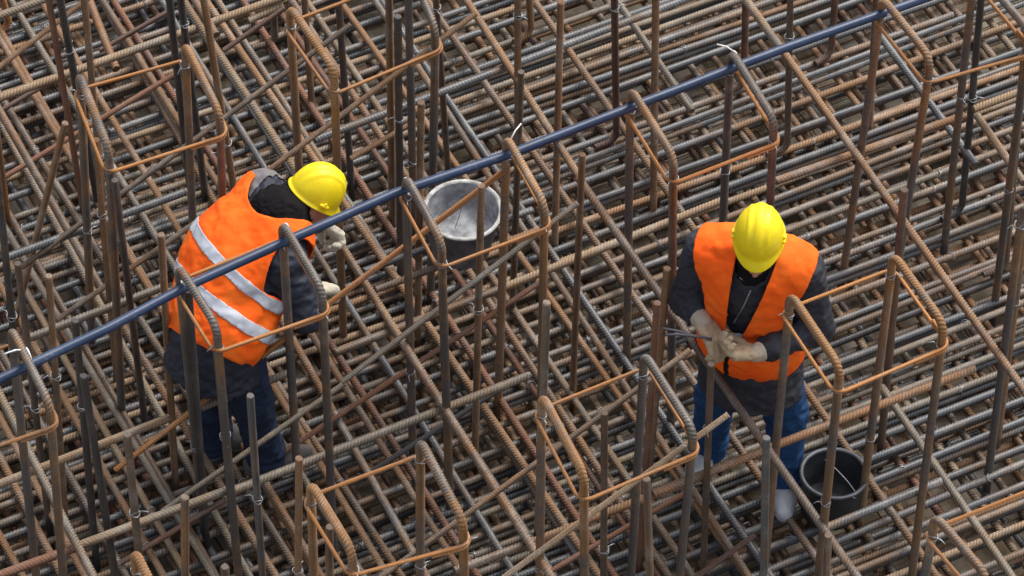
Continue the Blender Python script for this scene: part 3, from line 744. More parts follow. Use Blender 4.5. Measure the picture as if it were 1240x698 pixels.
# ------------------------------------------------------------------ figures: signed distance fields turned into surfaces
class Field:
    def __init__(s, lo, hi, h):
        s.lo = np.array(lo, float); s.h = h; s.n = np.ceil((np.array(hi)-s.lo)/h).astype(int)+1
        s.f = np.full(s.n, 1.0, np.float32)
    def _sub(s, lo, hi):
        a = np.clip(np.floor((np.array(lo)-s.lo)/s.h).astype(int), 0, s.n); b = np.clip(np.ceil((np.array(hi)-s.lo)/s.h).astype(int)+1, 0, s.n)
        ax = [s.lo[k]+np.arange(a[k], b[k])*s.h for k in range(3)]
        P = np.stack(np.meshgrid(*ax, indexing='ij'), -1).astype(np.float32)
        return tuple(slice(a[k], b[k]) for k in range(3)), P
    def _mix(s, sl, d, k):
        if k <= 0: s.f[sl] = np.minimum(s.f[sl], d); return
        a = s.f[sl]; hh = np.clip(0.5+0.5*(a-d)/k, 0, 1)
        s.f[sl] = a*(1-hh)+d*hh - k*hh*(1-hh)
    def cap(s, a, b, ra, rb=None, k=0.03, flat=None):
        rb = ra if rb is None else rb; a = np.array(a, float); b = np.array(b, float)
        m = max(ra, rb)+k+4*s.h+0.02
        sl, P = s._sub(np.minimum(a, b)-m, np.maximum(a, b)+m)
        if P.size == 0: return s
        pa = P-a; ba = b-a; t = np.clip((pa@ba)/max(1e-9, float(ba@ba)), 0, 1)
        q = pa-t[..., None]*ba
        if flat is not None:      # (axis, factor): squash across one axis
            ax, fc = flat; dd = q@ax; q = q + (dd*(1/fc-1))[..., None]*ax
        d = np.linalg.norm(q, axis=-1)-(ra+(rb-ra)*t)
        if flat is not None: d = d*min(1, flat[1]+0.15)
        s._mix(sl, d.astype(np.float32), k); return s
    def ell(s, c, R, rad, k=0.03):
        c = np.array(c, float); R = np.array(R); rad = np.array(rad, float); m = rad.max()+k+4*s.h
        sl, P = s._sub(c-m, c+m)
        if P.size == 0: return s
        q = (P-c)@R.T; k0 = np.linalg.norm(q/rad, axis=-1); k1 = np.linalg.norm(q/(rad*rad), axis=-1)
        s._mix(sl, (k0*(k0-1)/np.maximum(k1, 1e-6)).astype(np.float32), k); return s
    def cut(s, p, n):             # keep the side away from n
        sl, P = s._sub(s.lo-1, s.lo+s.n*s.h+1)
        s.f = np.maximum(s.f, ((P-np.array(p, float))@np.array(n, float)).astype(np.float32)); return s
    def carve(s, c, r):
        sl, P = s._sub(np.array(c)-r-0.02, np.array(c)+r+0.02)
        s.f[sl] = np.maximum(s.f[sl], (r-np.linalg.norm(P-np.array(c), axis=-1)).astype(np.float32)); return s
    def surface(s):
        f = s.f; n = s.n; neg = f < 0
        cnt = np.zeros(n-1, np.int8)
        for dx in (0, 1):
            for dy in (0, 1):
                for dz in (0, 1): cnt += neg[dx:n[0]-1+dx, dy:n[1]-1+dy, dz:n[2]-1+dz]
        I = np.argwhere((cnt > 0) & (cnt < 8))
        idx = np.full(n-1, -1, np.int64); idx[tuple(I.T)] = np.arange(len(I))
        acc = np.zeros((len(I), 3)); num = np.zeros(len(I))
        cor = [np.array((x, y, z)) for x in (0, 1) for y in (0, 1) for z in (0, 1)]
        for a in cor:
            for ax in range(3):
                if a[ax]: continue
                b = a.copy(); b[ax] = 1
                fa = f[tuple((I+a).T)]; fb = f[tuple((I+b).T)]
                m = (fa < 0) != (fb < 0)
                t = np.where(m, fa/np.where(m, fa-fb, 1), 0)
                p = a[None]+np.eye(3)[ax][None]*t[:, None]
                acc += p*m[:, None]; num += m
        V = s.lo+(I+acc/num[:, None])*s.h
        Fs = []
        for ax in range(3):
            sl0 = [slice(None)]*3; sl1 = [slice(None)]*3; sl0[ax] = slice(0, -1); sl1[ax] = slice(1, None)
            A = neg[tuple(sl0)]; B = neg[tuple(sl1)]
            E = np.argwhere(A != B); u, v = (ax+1) % 3, (ax+2) % 3
            ok = (E[:, u] > 0) & (E[:, v] > 0) & (E[:, u] < n[u]-1) & (E[:, v] < n[v]-1); E = E[ok]
            eu = np.eye(3, dtype=int)[u]; ev = np.eye(3, dtype=int)[v]
            q = np.stack([idx[tuple((E-eu-ev).T)], idx[tuple((E-ev).T)], idx[tuple(E.T)], idx[tuple((E-eu).T)]], 1)
            fl = ~A[tuple(E.T)]; q[fl] = q[fl][:, ::-1]; Fs.append(q)
        return V, np.concatenate(Fs)
def smooth_mesh(V, F, it=2, lam=0.5):
    e = np.concatenate([F[:, [0, 1]], F[:, [1, 2]], F[:, [2, 3]], F[:, [3, 0]]])
    for _ in range(it):
        s = np.zeros_like(V); c = np.zeros(len(V))
        np.add.at(s, e[:, 0], V[e[:, 1]]); np.add.at(c, e[:, 0], 1)
        np.add.at(s, e[:, 1], V[e[:, 0]]); np.add.at(c, e[:, 1], 1)
        V = V*(1-lam)+lam*s/np.maximum(c, 1)[:, None]
    return V
def vnormals(V, F):
    nn = np.cross(V[F[:, 2]]-V[F[:, 0]], V[F[:, 3]]-V[F[:, 1]]); N = np.zeros_like(V)
    for k in range(4): np.add.at(N, F[:, k], nn)
    return N/np.maximum(np.linalg.norm(N, axis=1), 1e-9)[:, None]
def wrinkle(V, F, amp, scale, stretch=None, seed=0.0, ridged=True):
    N = vnormals(V, F); d = np.empty(len(V))
    Q = V*scale if stretch is None else (V@stretch.T)*scale
    for i, q in enumerate(Q):
        a = noise.noise(Vector(q)+Vector((seed, seed*1.7, -seed)))
        b = noise.noise(Vector(q)*2.3+Vector((-seed, seed, seed*.6)))
        x = a+0.5*b
        d[i] = (0.35-abs(x)) if ridged else x
    return V+N*(d*amp)[:, None]
def skin_obj(name, field, mat, parent, it=2, wr=None):
    V, F = field.surface(); V = smooth_mesh(V, F, it)
    if wr: V = wrinkle(V, F, *wr)
    o0 = np.array(parent.location) if parent is not None else np.zeros(3)
    return link(name, mesh_np(name, V-o0, F), mat, parent), V, F
def unit(v): v = np.array(v, float); return v/np.linalg.norm(v)

def glove(name, parent, wrist, knuck, palm_n, thumb_side, curl, mat, cuffmat, scale=1.0, elbow=None, spread=1.0):
    """a work glove: palm, five bent fingers of unequal length, thumb from the side of the palm, flared cuff"""
    d = unit(np.array(knuck)-wrist); n = np.array(palm_n, float); n = unit(n-d*np.dot(n, d)); t = np.cross(d, n)
    if np.dot(t, thumb_side) < 0: t = -t
    s = scale; wr = np.array(wrist, float)
    F = Field(wr-0.24*s, wr+0.24*s, 0.0038)
    for x in (-0.024, -0.008, 0.008, 0.024):
        F.cap(wr+d*0.012*s+t*x*s*0.75, wr+d*0.088*s+t*x*1.12*s, 0.0205*s, 0.018*s, 0.012)
    lens = (0.070, 0.080, 0.075, 0.058)
    for i, (x, L) in enumerate(zip((0.033, 0.011, -0.012, -0.034), lens)):
        p = wr+d*0.094*s+t*x*s; c = curl[i]; ang = 0.0; dirv = d+t*(x*1.5*spread); dirv = unit(dirv)
        for j, fr in enumerate((0.46, 0.31, 0.25)):
            ang += c*(0.75, 1.0, 0.75)[j]
            q = p+(dirv*math.cos(ang)+n*math.sin(ang))*L*fr*s*1.08
            F.cap(p, q, (0.0132-0.0008*j)*s, (0.0128-0.0010*j)*s, 0.006 if j else 0.010); p = q
    p = wr+d*0.030*s+t*0.034*s
    for j, (L, a, b) in enumerate(((0.042, .85, .25), (0.034, .45, .55), (0.027, .15, .75))):
        q = p+unit(d*(1-a*0.4)+t*a+n*b*curl[4])*L*s; F.cap(p, q, (0.0175-0.0022*j)*s, (0.0155-0.0020*j)*s, 0.010); p = q
    g, _, _ = skin_obj(name, F, mat, parent, 1, (0.0045, 48, None, 3.1))
    ax = unit(wr-np.array(elbow)) if elbow is not None else d
    C = Field(wr-0.16*s, wr+0.16*s, 0.0045)
    C.cap(wr-ax*0.040*s, wr+ax*0.010*s, 0.046*s, 0.033*s, 0.01)
    C.cut(wr-ax*0.014*s, -ax)
    link_c, _, _ = skin_obj('cuff', C, cuffmat, g, 1, (0.003, 40, None, 5.0))
    link_c.location = (0, 0, 0)
    me = link_c.data; co = np.empty(len(me.vertices)*3, np.float32); me.vertices.foreach_get('co', co); co = co.reshape(-1, 3) - np.array(parent.location, np.float32)
    me.vertices.foreach_set('co', co.ravel()); me.update()
    return g

def hard_hat(parent, c, up, fwd, s=1.0):
    """dome with three raised ribs, a rolled edge and a peak; sits on the head"""
    up = unit(up); fwd = np.array(fwd, float); fwd = unit(fwd-up*np.dot(fwd, up)); rt = np.cross(fwd, up)
    o0 = np.array(parent.location)
    a_, b_, h_ = 0.108*s, 0.130*s, 0.150*s
    V, F = [], []; nu, nv = 72, 30
    for j in range(nv):
        ph = (j/(nv-1))*math.pi/2
        for i in range(nu):
            th = 2*math.pi*i/nu
            cx, cy, cz = math.sin(ph)**0.92*math.cos(th), math.sin(ph)**0.92*math.sin(th), math.cos(ph)
            x = a_*cx; y = b_*cy; z = h_*cz
            # ribs run front to back over the crown
            rib = 0
            for x0, wd, hh in ((0.0, 0.019, 0.0065), (-0.044, 0.010, 0.0045), (0.044, 0.010, 0.0045)):
                rib += hh*max(0, 1-((x-x0*s)/(wd*s))**2)**0.6*min(1, max(0, (cz-0.22)*2.6))
            nrm = unit((cx/a_, cy/b_, cz/h_))
            p = np.array((x, y, z))+nrm*rib*s
            V.append(p)
    for j in range(nv-1):
        for i in range(nu): F.append((j*nu+i, (j+1)*nu+i, (j+1)*nu+(i+1) % nu, j*nu+(i+1) % nu))
    # rolled rim and peak: further rings outward and down
    base = (nv-1)*nu
    for ring, (out, dz) in enumerate(((0.000, -0.012), (0.007, -0.016), (0.009, -0.021), (0.004, -0.024), (-0.006, -0.020), (-0.010, 0.0))):
        for i in range(nu):
            th = 2*math.pi*i/nu; fr = max(0, math.sin(th)); pk = fr**1.5
            pe = 0.030*pk if ring in (1, 2, 3) else (0.010*pk if ring == 0 else 0.0)
            dd = -0.020*pk if ring in (1, 2, 3) else 0
            x = (a_+out*s)*math.cos(th)*(1+0.0*pk); y = (b_+out*s+pe*s)*math.sin(th)
            V.append(np.array((x, y, dz*s+dd*s)))
    for r in range(6):
        p0 = base+r*nu
        for i in range(nu): F.append((p0+i, p0+nu+i, p0+nu+(i+1) % nu, p0+(i+1) % nu))
    V = np.array(V); W = c+V[:, :1]*rt+V[:, 1:2]*fwd+V[:, 2:]*up-o0
    hat = link('hard_hat', mesh_np('hard_hat', W, F), M['helmet'], parent)
    # side slots for accessories
    for sx in (-1, 1):
        B = Field((-0.03, -0.03, -0.03), (0.03, 0.03, 0.03), 0.003)
        B.cap((-0.0, -0.014, 0), (0.0, 0.014, 0), 0.008, 0.008, 0.004); B.cap((0, 0, 0), (0, 0, 0.012), 0.006, 0.006, 0.004)
        Vb, Fb = B.surface()
        off = c+rt*(sx*(a_+0.003))+fwd*0.012+up*0.008
        link('side_slot', mesh_np('side_slot', off+Vb[:, :1]*rt+Vb[:, 1:2]*fwd+Vb[:, 2:]*up-o0, Fb), M['helmet'], hat)
    return hat

def band(src_V, src_F, o0, planes, off, name, mat, parent, drop=None, thick=0.003):
    """cut a strip out of a cloth surface with planes and lay it just proud of the cloth"""
    me = mesh_np(name, src_V, src_F); bm = bmesh.new(); bm.from_mesh(me)
    for p, n in planes:
        bmesh.ops.bisect_plane(bm, geom=bm.verts[:]+bm.edges[:]+bm.faces[:], plane_co=Vector(p), plane_no=Vector(n), clear_outer=True, dist=1e-5)
    if drop:
        dead = [f for f in bm.faces if drop(np.array(f.calc_center_median()))]
        bmesh.ops.delete(bm, geom=dead, context='FACES')
    bm.normal_update()
    nm = {v: v.normal.copy() for v in bm.verts}
    for v in bm.verts: v.co = v.co+nm[v]*off-Vector(o0)
    bm.to_mesh(me); bm.free()
    for p in me.polygons: p.use_smooth = True
    o = link(name, me, mat, parent)
    sm = o.modifiers.new('thickness', 'SOLIDIFY'); sm.thickness = thick; sm.offset = 1.0
    return o
def bisect_keep(V, F, cuts):
    """split a cloth mesh along planes without removing anything"""
    me = mesh_np('tmp', V, F); bm = bmesh.new(); bm.from_mesh(me)
    for p, n in cuts:
        bmesh.ops.bisect_plane(bm, geom=bm.verts[:]+bm.edges[:]+bm.faces[:], plane_co=Vector(p), plane_no=Vector(n), dist=1e-5)
    bpy.data.meshes.remove(me)
    return bm

def tidy_edges(bm, it=8):
    """even out the cut edges of a cloth"""
    nb = {}
    for e in bm.edges:
        if len(e.link_faces) == 1:
            a, b = e.verts; nb.setdefault(a, []).append(b); nb.setdefault(b, []).append(a)
    for _ in range(it):
        new = {v: v.co*0.4+(ns[0].co+ns[1].co)*0.3 for v, ns in nb.items() if len(ns) == 2}
        for v, c in new.items(): v.co = c
    dead = [v for v in bm.verts if not v.link_faces]
    if dead: bmesh.ops.delete(bm, geom=dead, context='VERTS')
def torso(F, J, fr, add, k=0.07):
    r, f, u = fr; R = np.array([r, f, u])
    pel, neck = J['pelvis'], J['neck']; L = np.linalg.norm(neck-pel)
    F.ell(pel+u*0.02, R, (0.165+add, 0.125+add, 0.15+add), k)
    F.ell(pel+u*L*0.33+f*0.015, R, (0.160+add, 0.122+add, 0.17+add), k)
    F.ell(pel+u*L*0.68, R, (0.178+add, 0.122+add, 0.19+add), k)
    if 'hump' in J: F.ell(J['hump'], R, (0.175+add, 0.125+add, 0.21+add), 0.08)
    m = (J['sh_l']+J['sh_r'])/2
    for s in ('sh_l', 'sh_r'):
        F.cap(m+(J[s]-m)*0.2+u*0.015, J[s]-(J[s]-m)*0.12, 0.078+add, 0.064+add, 0.05)
    return F
def lohi(J, m=0.30):
    A = np.array(list(J.values())); return A.min(0)-m, A.max(0)+m

def head_shape(F, c, up, fwd, k=0.015):
    up = unit(up); fwd = unit(fwd-up*np.dot(fwd, up)); r = np.cross(fwd, up); R = np.array([r, fwd, up])
    F.ell(c+up*0.035-fwd*0.01, R, (0.075, 0.095, 0.085), 0.03)
    F.ell(c-up*0.03+fwd*0.022, R, (0.060, 0.072, 0.080), 0.03)
    F.ell(c-up*0.095+fwd*0.062, R, (0.026, 0.022, 0.022), 0.025)       # chin
    F.cap(c+fwd*0.090+up*0.012, c+fwd*0.112-up*0.030, 0.008, 0.013, k)  # nose
    F.cap(c+fwd*0.090-up*0.064-r*0.018, c+fwd*0.090-up*0.064+r*0.018, 0.0065, 0.0065, 0.006)  # lips
    F.cap(c+fwd*0.087-up*0.075-r*0.014, c+fwd*0.087-up*0.075+r*0.014, 0.0068, 0.0068, 0.006)
    for sx in (-1, 1):
        F.cap(c+fwd*0.080+up*0.028+r*sx*0.014, c+fwd*0.066+up*0.028+r*sx*0.048, 0.010, 0.009, 0.012)  # brow
        F.ell(c+fwd*0.074+up*0.008+r*sx*0.030, R, (0.013, 0.012, 0.012), 0.004)                       # eyes
        F.ell(c+r*sx*0.078-up*0.005-fwd*0.012, R, (0.010, 0.022, 0.034), 0.008)                       # ears
    return F

# ---------------- standing worker, facing the viewer and a little to the left
def joints(d): return {k: G(*v[:2], v[2]) for k, v in d.items()}
JR = joints(dict(pelvis=(912, 408, .95), neck=(914, 316, 1.52), sh_r=(853, 303, 1.48), sh_l=(973, 327, 1.48),
    el_r=(833, 362, 1.20), wr_r=(850, 388, 1.23), el_l=(988, 396, 1.17), wr_l=(918, 427, 1.20),
    hip_r=(884, 404, .95), hip_l=(938, 414, .95), kn_r=(868, 478, .53), kn_l=(952, 500, .53), an_r=(857, 537, .11), an_l=(949, 577, .11)))
def report(J, tagname):
    d = lambda a, b: round(float(np.linalg.norm(J[a]-J[b])), 3)
    print('BONES', tagname, {f'{a}-{b}': d(a, b) for a, b in (('pelvis', 'neck'), ('sh_r', 'sh_l'), ('sh_r', 'el_r'), ('el_r', 'wr_r'), ('sh_l', 'el_l'), ('el_l', 'wr_l'), ('hip_r', 'kn_r'), ('kn_r', 'an_r'), ('hip_l', 'kn_l'), ('kn_l', 'an_l'), ('hip_r', 'hip_l'))})
report(JR, 'standing')

root_surf = {}
def worker(J, fr, head_c, head_up, head_fwd, label, opts):
    r, f, u = fr
    base = (J['an_r']+J['an_l'])/2; base = np.array([base[0], base[1], 0.02])
    root = empty('person', base, label, 'person')
    lo, hi = lohi(J); hi = np.maximum(hi, head_c+0.2); lo[2] = -0.05
    S = ('r', 'l')
    # body: one continuous surface
    B = Field(lo, hi, 0.0085)
    torso(B, J, fr, -0.012)
    B.cap(J['neck']-u*0.03, head_c-unit(head_up)*0.05, 0.058, 0.055, 0.03)
    for s in S:
        B.cap(J['sh_'+s], J['el_'+s], 0.050, 0.040, 0.03); B.cap(J['el_'+s], J['wr_'+s], 0.040, 0.027, 0.02)
        B.cap(J['wr_'+s], J['wr_'+s]+unit(opts['kn_'+s]-J['wr_'+s])*0.07, 0.026, 0.020, 0.02)
        B.cap(J['hip_'+s], J['kn_'+s], 0.082, 0.056, 0.04); B.cap(J['kn_'+s], J['an_'+s], 0.054, 0.038, 0.03)
        B.cap(J['an_'+s]-np.array([0, 0, 0.03]), J['an_'+s]+opts['toe_'+s]*0.13-np.array([0, 0, .065]), 0.034, 0.024, 0.02)
    head_shape(B, head_c+unit(head_fwd)*opts.get('face', 0)-unit(head_up)*opts.get('face', 0)*0.4, head_up, np.array(head_fwd, float))
    skin_obj('body', B, M['skin'], root, 1)
    # trousers
    T = Field(lo, hi, 0.0085)
    R = np.array([r, f, u]); T.ell(J['pelvis']+u*0.0, R, (0.158, 0.128, 0.15), 0.06)
    for s in S:
        k_ = J['kn_'+s]; a_ = J['an_'+s]
        T.cap(J['hip_'+s], k_, 0.092, 0.080, 0.05); T.cap(k_, a_-np.array([0, 0, 0.015]), 0.078, 0.068, 0.04)
        T.cap(a_+np.array([0, 0, .05]), a_-np.array([0, 0, 0.02]), 0.074, 0.076, 0.03)
    T.cut((0, 0, J['an_r'][2]-0.055), (0, 0, -1))
    st = np.diag([1.0, 1.0, 1.9])
    skin_obj('trousers', T, opts['trouser'], root, 1, (0.022, 13, st, opts['seed']))
    # jacket
    K = Field(lo, hi, 0.0085)
    torso(K, J, fr, 0.012)
    hem = J['pelvis']-opts['hem_dir']*opts['hem']
    K.cap(hem-opts['hem_dir']*0.05, J['pelvis'], 0.212, 0.195, 0.05, flat=(f, 0.82)); K.cut(hem, opts['hem_dir']*-1.0)
    for s in S:
        e = J['el_'+s]; fw = unit(J['wr_'+s]-e)
        K.cap(J['sh_'+s], e, 0.078, 0.066, 0.045); K.cap(e, J['wr_'+s]-fw*0.055, 0.066, 0.052, 0.03)
    ja, JV, JF = skin_obj('jacket', K, opts['jacket'], root, 1, (0.020, 15, np.diag([1.0, 1.0, 1.5]), opts['seed']+2))
    if opts.get('yoke'):
        band(JV, JF, base, opts['yoke'], 0.004, 'shoulder_panel', M['shoulder_grey'], ja, None, 0.002)
    # collar / hood round the neck
    H = Field(head_c-0.32, head_c+0.32, 0.007)
    opts['hood'](H, J, fr)
    skin_obj('hood' if opts['hooded'] else 'collar', H, opts['hood_mat'], root, 2, (0.010, 30, None, 1.3))
    # vest: thin cloth shell over the jacket, cut with clean hems
    Z = Field(lo, hi, 0.0085); torso(Z, J, fr, 0.040)
    Z.ell(J['pelvis']+u*0.03, R, (0.206, 0.172, 0.17), 0.06)
    ZV, ZF_ = Z.surface(); ZV = smooth_mesh(ZV, ZF_, 2); ZV = wrinkle(ZV, ZF_, 0.007, 16, None, opts['seed']+9); ZV = wrinkle(ZV, ZF_, 0.016, 8, opts.get('vstretch'), opts['seed']+5)
    bm = bisect_keep(ZV, ZF_, opts['vest_cuts'])
    dead = [fc for fc in bm.faces if opts['vest_drop'](np.array(fc.calc_center_median()))]
    bmesh.ops.delete(bm, geom=dead, context='FACES'); tidy_edges(bm, 14); bm.normal_update()
    # stray bits go
    for v in bm.verts: v.co -= Vector(base)
    me = bpy.data.meshes.new('vest'); bm.to_mesh(me); bm.free()
    for p in me.polygons: p.use_smooth = True
    vest = link('vest', me, M['orange_cloth'], root)
    sm = vest.modifiers.new('thickness', 'SOLIDIFY'); sm.thickness = 0.005; sm.offset = 1.0
    for t in opts['bands']:
        bb = band(ZV, ZF_, base, [(p, n) for p, n in t], 0.006, 'reflective_stripe', M['stripe'], vest, opts['vest_drop'])
    # shoes
    for s in S:
        a = J['an_'+s]; tv = unit(opts['toe_'+s]); side = np.cross(tv, (0, 0, 1.0))
        E = Field(a-0.30, a+0.30, 0.007); zf = opts['floor']
        h0 = np.array([a[0], a[1], zf+0.045])
        E.cap(h0-tv*0.055, h0+tv*0.09, 0.044, 0.047, 0.03); E.cap(h0+tv*0.09, h0+tv*0.165, 0.047, 0.036, 0.03)
        E.cap(h0-tv*0.02, a+np.array([0, 0, 0.03]), 0.048, 0.050, 0.03)
        E.cut((0, 0, zf+0.014), (0, 0, -1))
        sh, _, _ = skin_obj('shoe', E, opts['shoe'], root, 1, (0.004, 30, None, 2.2))
        for q_ in range(4):
            lc = h0+tv*(0.035+0.028*q_)+np.array([0, 0, 0.052-0.006*q_])
            link('lace', sweep('lace', np.array([lc-side*0.026-np.array([0, 0, .010])-np.array(base), lc-np.array(base), lc+side*0.026-np.array([0, 0, .010])+tv*0.008-np.array(base)]), 0.0035, pitch=0, seg=6), M['hood'], sh)
        So = Field(a-0.32, a+0.32, 0.007)
        So.cap(h0-tv*0.055, h0+tv*0.09, 0.050, 0.053, 0.03); So.cap(h0+tv*0.09, h0+tv*0.168, 0.053, 0.040, 0.03)
        So.cut((0, 0, zf), (0, 0, -1)).cut((0, 0, zf+0.020), (0, 0, 1))
        sole, _, _ = skin_obj('sole', So, M['sole'], root, 1); sole.parent = sh
    hat = hard_hat(root, head_c+unit(head_up)*opts['hat_up']+unit(head_fwd)*0.0, head_up, head_fwd, opts.get('hat_s', 1.0))
    root_surf[root.name] = (ZV, ZF_, JV, JF)
    return root, vest, ja

u_ = unit(JR['neck']-JR['pelvis']); r_ = JR['sh_l']-JR['sh_r']; r_ = unit(r_-u_*np.dot(r_, u_)); f_ = np.cross(u_, r_)
if f_[1] > 0: f_ = -f_
# r_ points to picture right (his left); f_ is forward
pR, nR = JR['pelvis'], JR['neck']
hcR = G(919, 288, 1.70); hfR = unit(np.array([-0.12, -0.86, -0.50])); huR = unit(np.array([-0.03, -0.30, 0.86]))
LR = float(np.linalg.norm(nR-pR))
def loc(p): d = p-pR; return float(d@r_), float(d@f_), float(d@u_)
def drop_R(p):
    x, y, z = loc(p)
    if z > LR+0.14: return True
    if z < -0.085: return True
    if abs(x-0.0) > 0.168 + 0.05*max(0, (0.30-z)) + (0.05*max(0, z-0.42)/0.15) and z > 0.20: return True     # arm holes
    if z <= 0.20 and abs(x) > 0.30: return True
    if y > 0:                                                                     # open front, a V down to the buckle
        zl = 0.10
        if z > zl:
            t = (z-zl)/(LR-zl)
            if -0.078+0.012*t < x < -0.056+0.128*t: return True
        elif -0.078 < x < -0.056: return True
    else:
        pass
    if z > LR-0.05 and (x/0.068)**2+((y-0.01)/0.085)**2 < 1: return True
    return False
def cuts_R():
    c = [(pR+u_*(-0.085), u_), (pR+u_*0.20, u_), (pR+u_*0.10, u_), (pR+u_*(LR+0.14), u_)]
    t0, t1 = 0.10, LR
    for xa, xb in ((-0.078, -0.066), (-0.056, 0.072)):
        a = pR+u_*t0+r_*xa; b = pR+u_*t1+r_*xb; nn = unit(np.cross(b-a, f_)); c.append((a, nn))
    for sx in (-1, 1):
        a = pR+r_*sx*0.168+u_*0.30; b = pR+r_*sx*0.173+u_*0.20; c.append((a, unit(np.cross(b-a, f_))))
        b2 = pR+r_*sx*0.218+u_*0.57; a2 = pR+r_*sx*0.168+u_*0.42; c.append((a2, unit(np.cross(b2-a2, f_)))); c.append((pR+u_*0.42, u_))
    c.append((pR-r_*0.078, r_)); c.append((pR-r_*0.056, r_))
    return c
def hood_R(H, J, fr):
    r, f, u = fr
    H.cap(J['neck']-u*0.03, J['neck']+u*0.045-f*0.005, 0.095, 0.078, 0.03)
toeR = unit(np.array([-0.40, -0.92, 0])); toeL = unit(np.array([-0.02, -1.0, 0]))
knR = G(868, 414, 1.20); knL = G(887, 427, 1.215)
oR = dict(seed=1.0, face=0.024, trouser=M['jeans'], jacket=M['jacket'], hem=0.27, hem_dir=unit(np.array([0, 0.08, 1.0])), hood=hood_R, hooded=False, hood_mat=M['hood'], vest_cuts=cuts_R(), vest_drop=drop_R,
    bands=[], shoe=M['shoe'], floor=0.03, hat_up=0.036, hat_s=0.87, kn_r=knR, kn_l=knL, toe_r=toeR, toe_l=toeL)
wR, vestR, jacketR = worker(JR, (r_, f_, u_), hcR, huR, hfR, 'man standing in blue jeans and open orange vest, looking down at his gloves', oR)
glove('glove', wR, JR['wr_r'], knR, (0.15, -0.55, -0.9), (0.3, 0.5, 0.8), (0.75, 0.7, 0.65, 0.7, 0.8), M['glove'], M['cuff'], 1.12, JR['el_r'])
glove('glove', wR, JR['wr_l'], knL, (0.2, 0.3, 0.8), (-0.2, 0.6, 0.6), (0.7, 0.75, 0.85, 0.9, 0.6), M['glove'], M['cuff'], 1.06, JR['el_l'])
# bindings of the open vest front, zip, strap with buckle and the small pale patch at the waist, laid on the cloth
from mathutils.bvhtree import BVHTree
ZVr, ZFr, JVr, JFr = root_surf[wR.name]
bv_vest = BVHTree.FromPolygons([Vector(v) for v in ZVr], [tuple(f) for f in ZFr])
bv_jack = BVHTree.FromPolygons([Vector(v) for v in JVr], [tuple(f) for f in JFr])
def on(bv, px, py, lift):
    d = Vector(ray(px, py)).normalized(); h, n, i, t = bv.ray_cast(Vector(CAM), d)
    return None if h is None else np.array(h - d*lift)
def laid(name, bv, pts, r, mat, parent, lift=0.004, n=12):
    P = []
    for a, b in zip(pts[:-1], pts[1:]):
        for k in range(n):
            q = on(bv, a[0]+(b[0]-a[0])*k/n, a[1]+(b[1]-a[1])*k/n, lift)
            if q is not None: P.append(q)
    q = on(bv, *pts[-1], lift)
    if q is not None: P.append(q)
    P = np.array(P); 
    for _ in range(2): P[1:-1] = (P[:-2]+2*P[1:-1]+P[2:])/4
    return link(name, sweep(name, P-np.array(wR.location), r, pitch=0, seg=6), mat, parent)
laid('zip', bv_jack, [(909, 352), (900, 372), (888, 392)], 0.0035, M['wire'], jacketR, 0.002)
laid('pocket_flap', bv_jack, [(896, 336), (903, 341), (911, 343)], 0.006, M['shoulder_grey'], jacketR, 0.001)
laid('strap', bv_vest, [(866, 399), (874, 402), (884, 403)], 0.011, M['orange_trim'], vestR, 0.004)
laid('buckle', bv_vest, [(880, 400), (882, 405)], 0.008, M['cuff'], vestR, 0.014, 2)
laid('reflective_patch', bv_vest, [(886, 408), (894, 408), (903, 411)], 0.017, M['stripe'], vestR, -0.008)

# pincers held in the right glove
ph = G(842, 406, 1.24)
tl = empty('pincers', ph, 'dark steel tying pincers held in the left glove of the standing worker as seen in the picture', 'pincers')
tl['label'] = 'dark steel tying pincers sticking out of the glove by the elbow'
for k, (e1, e2) in enumerate((((803, 398), (820, 401)), ((806, 406), (822, 405)))):
    q = [G(*e1, 1.26), G(*e2, 1.25), G(846, 408, 1.24), G(862, 411, 1.235)]
    link('handle', sweep('handle', np.array([p-ph for p in q]), 0.0055, pitch=0, seg=8), M['tool'], tl)

# ---------------- stooping worker, seen from behind, bent over to the right
JL = joints(dict(pelvis=(262, 398, .92), neck=(338, 246, 1.26), sh_l=(318, 232, 1.27), sh_r=(345, 318, 1.18),
    el_r=(368, 382, .96), wr_r=(380, 352, .86), el_l=(360, 258, 1.02), wr_l=(386, 268, .80),
    hip_l=(252, 394, .92), hip_r=(288, 412, .90), kn_l=(256, 462, .52), kn_r=(305, 486, .50), an_l=(258, 528, .11), an_r=(322, 552, .11)))
report(JL, 'stooping')
uL = unit(JL['neck']-JL['pelvis']); rL = JL['sh_r']-JL['sh_l']; rL = unit(rL-uL*np.dot(rL, uL)); fL = np.cross(uL, rL)
if fL[2] > 0: fL = -fL
pL, nL = JL['pelvis'], JL['neck']; JL['hump'] = pL+uL*0.26-fL*0.045-rL*0.045; LL = float(np.linalg.norm(nL-pL))
def locL(p): d = p-pL; return float(d@rL), float(d@fL), float(d@uL)
def drop_L(p):
    x, y, z = locL(p)
    if z < -0.075 or z > LL+0.06: return True
    xm = 0.012
    if (x-xm > 0.172+(0.06*max(0, z-0.40)/0.15) or x < -0.245) and z > 0.22: return True
    if ((x-0.055)/0.135)**2+((z-(LL+0.055))/0.125)**2 < 1: return True
    return False
cutsL = [(pL-uL*0.075, uL), (pL+uL*(LL+0.06), uL), (pL+uL*0.22, uL), (pL+uL*0.40, uL), (pL+rL*0.184, rL), (pL-rL*0.245, rL)]
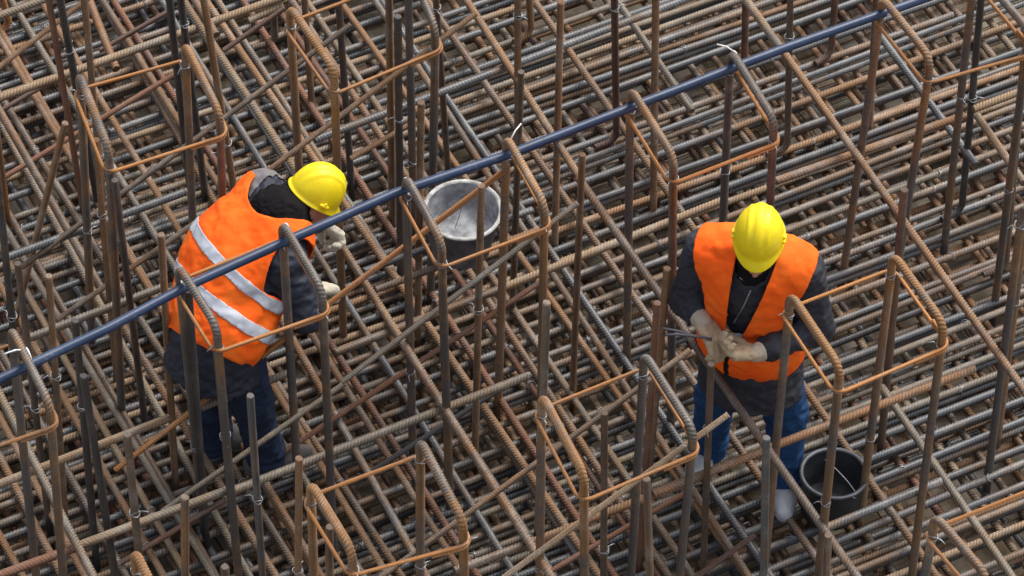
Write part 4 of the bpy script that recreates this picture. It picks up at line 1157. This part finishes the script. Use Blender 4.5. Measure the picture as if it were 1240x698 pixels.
def hood_L(H, J, fr):
    r, f, u = fr
    H.cap(J['neck']-u*0.05+r*0.03, hcL-unit(huL)*0.07-unit(hfL)*0.03, 0.138, 0.092, 0.03)
    H.cap(J['neck']-u*0.05+f*0.06, hcL-unit(huL)*0.15+unit(hfL)*0.01, 0.075, 0.050, 0.04)
    H.ell(hcL-unit(hfL)*0.050, np.array([np.cross(unit(hfL), unit(huL)), unit(hfL), unit(huL)]), (0.080, 0.070, 0.10), 0.03)
    H.cut(hcL+unit(huL)*0.022, unit(huL))
hcL = G(374, 243, 1.24); huL = unit(np.array([0.58, 0.25, 0.76])); hfL = unit(np.array([0.75, 0.10, -0.65]))
knLl = G(404, 281, .74); knLr = G(395, 349, .81)
toe1 = unit(np.array([0.93, 0.25, 0])); 
bw = 0.049
def bnd(t0, tilt=0.0):
    n = unit(uL+rL*tilt); return [(pL+uL*(t0+bw), n), (pL+uL*t0, -n)]
oL = dict(seed=4.0, face=0.012, trouser=M['jeans_dark'], jacket=M['jacket_navy'], hem=0.20, hem_dir=unit(np.array([0.12, 0.12, 1.0])), hood=hood_L, hooded=True, hood_mat=M['hood'], vest_cuts=cutsL, vest_drop=drop_L,
    bands=[bnd(0.085, 0.20), bnd(0.235, 0.34)], yoke=[(pL+uL*(LL-0.03), -uL), (pL-rL*0.05, rL)], shoe=M['shoe_dark'], floor=0.03, hat_up=0.046, hat_s=0.87, kn_r=knLr, kn_l=knLl, toe_r=toe1, toe_l=toe1)
YOKE = True
wL, vestL, jacketL = worker(JL, (rL, fL, uL), hcL, huL, hfL, 'man stooping in orange vest with two reflective stripes, seen from behind', oL)
glove('glove', wL, JL['wr_l'], knLl, (0.2, -0.5, -0.8), (0.3, 0.6, 0.3), (1.0, 1.05, 1.1, 1.1, 0.9), M['glove_light'], M['glove_light'], 1.10, JL['el_l'])
glove('glove', wL, JL['wr_r'], knLr, (0.5, 0.6, -0.6), (-0.3, 0.2, 0.8), (1.1, 1.15, 1.2, 1.2, 0.9), M['glove_light'], M['glove_light'], 1.10, JL['el_r'])
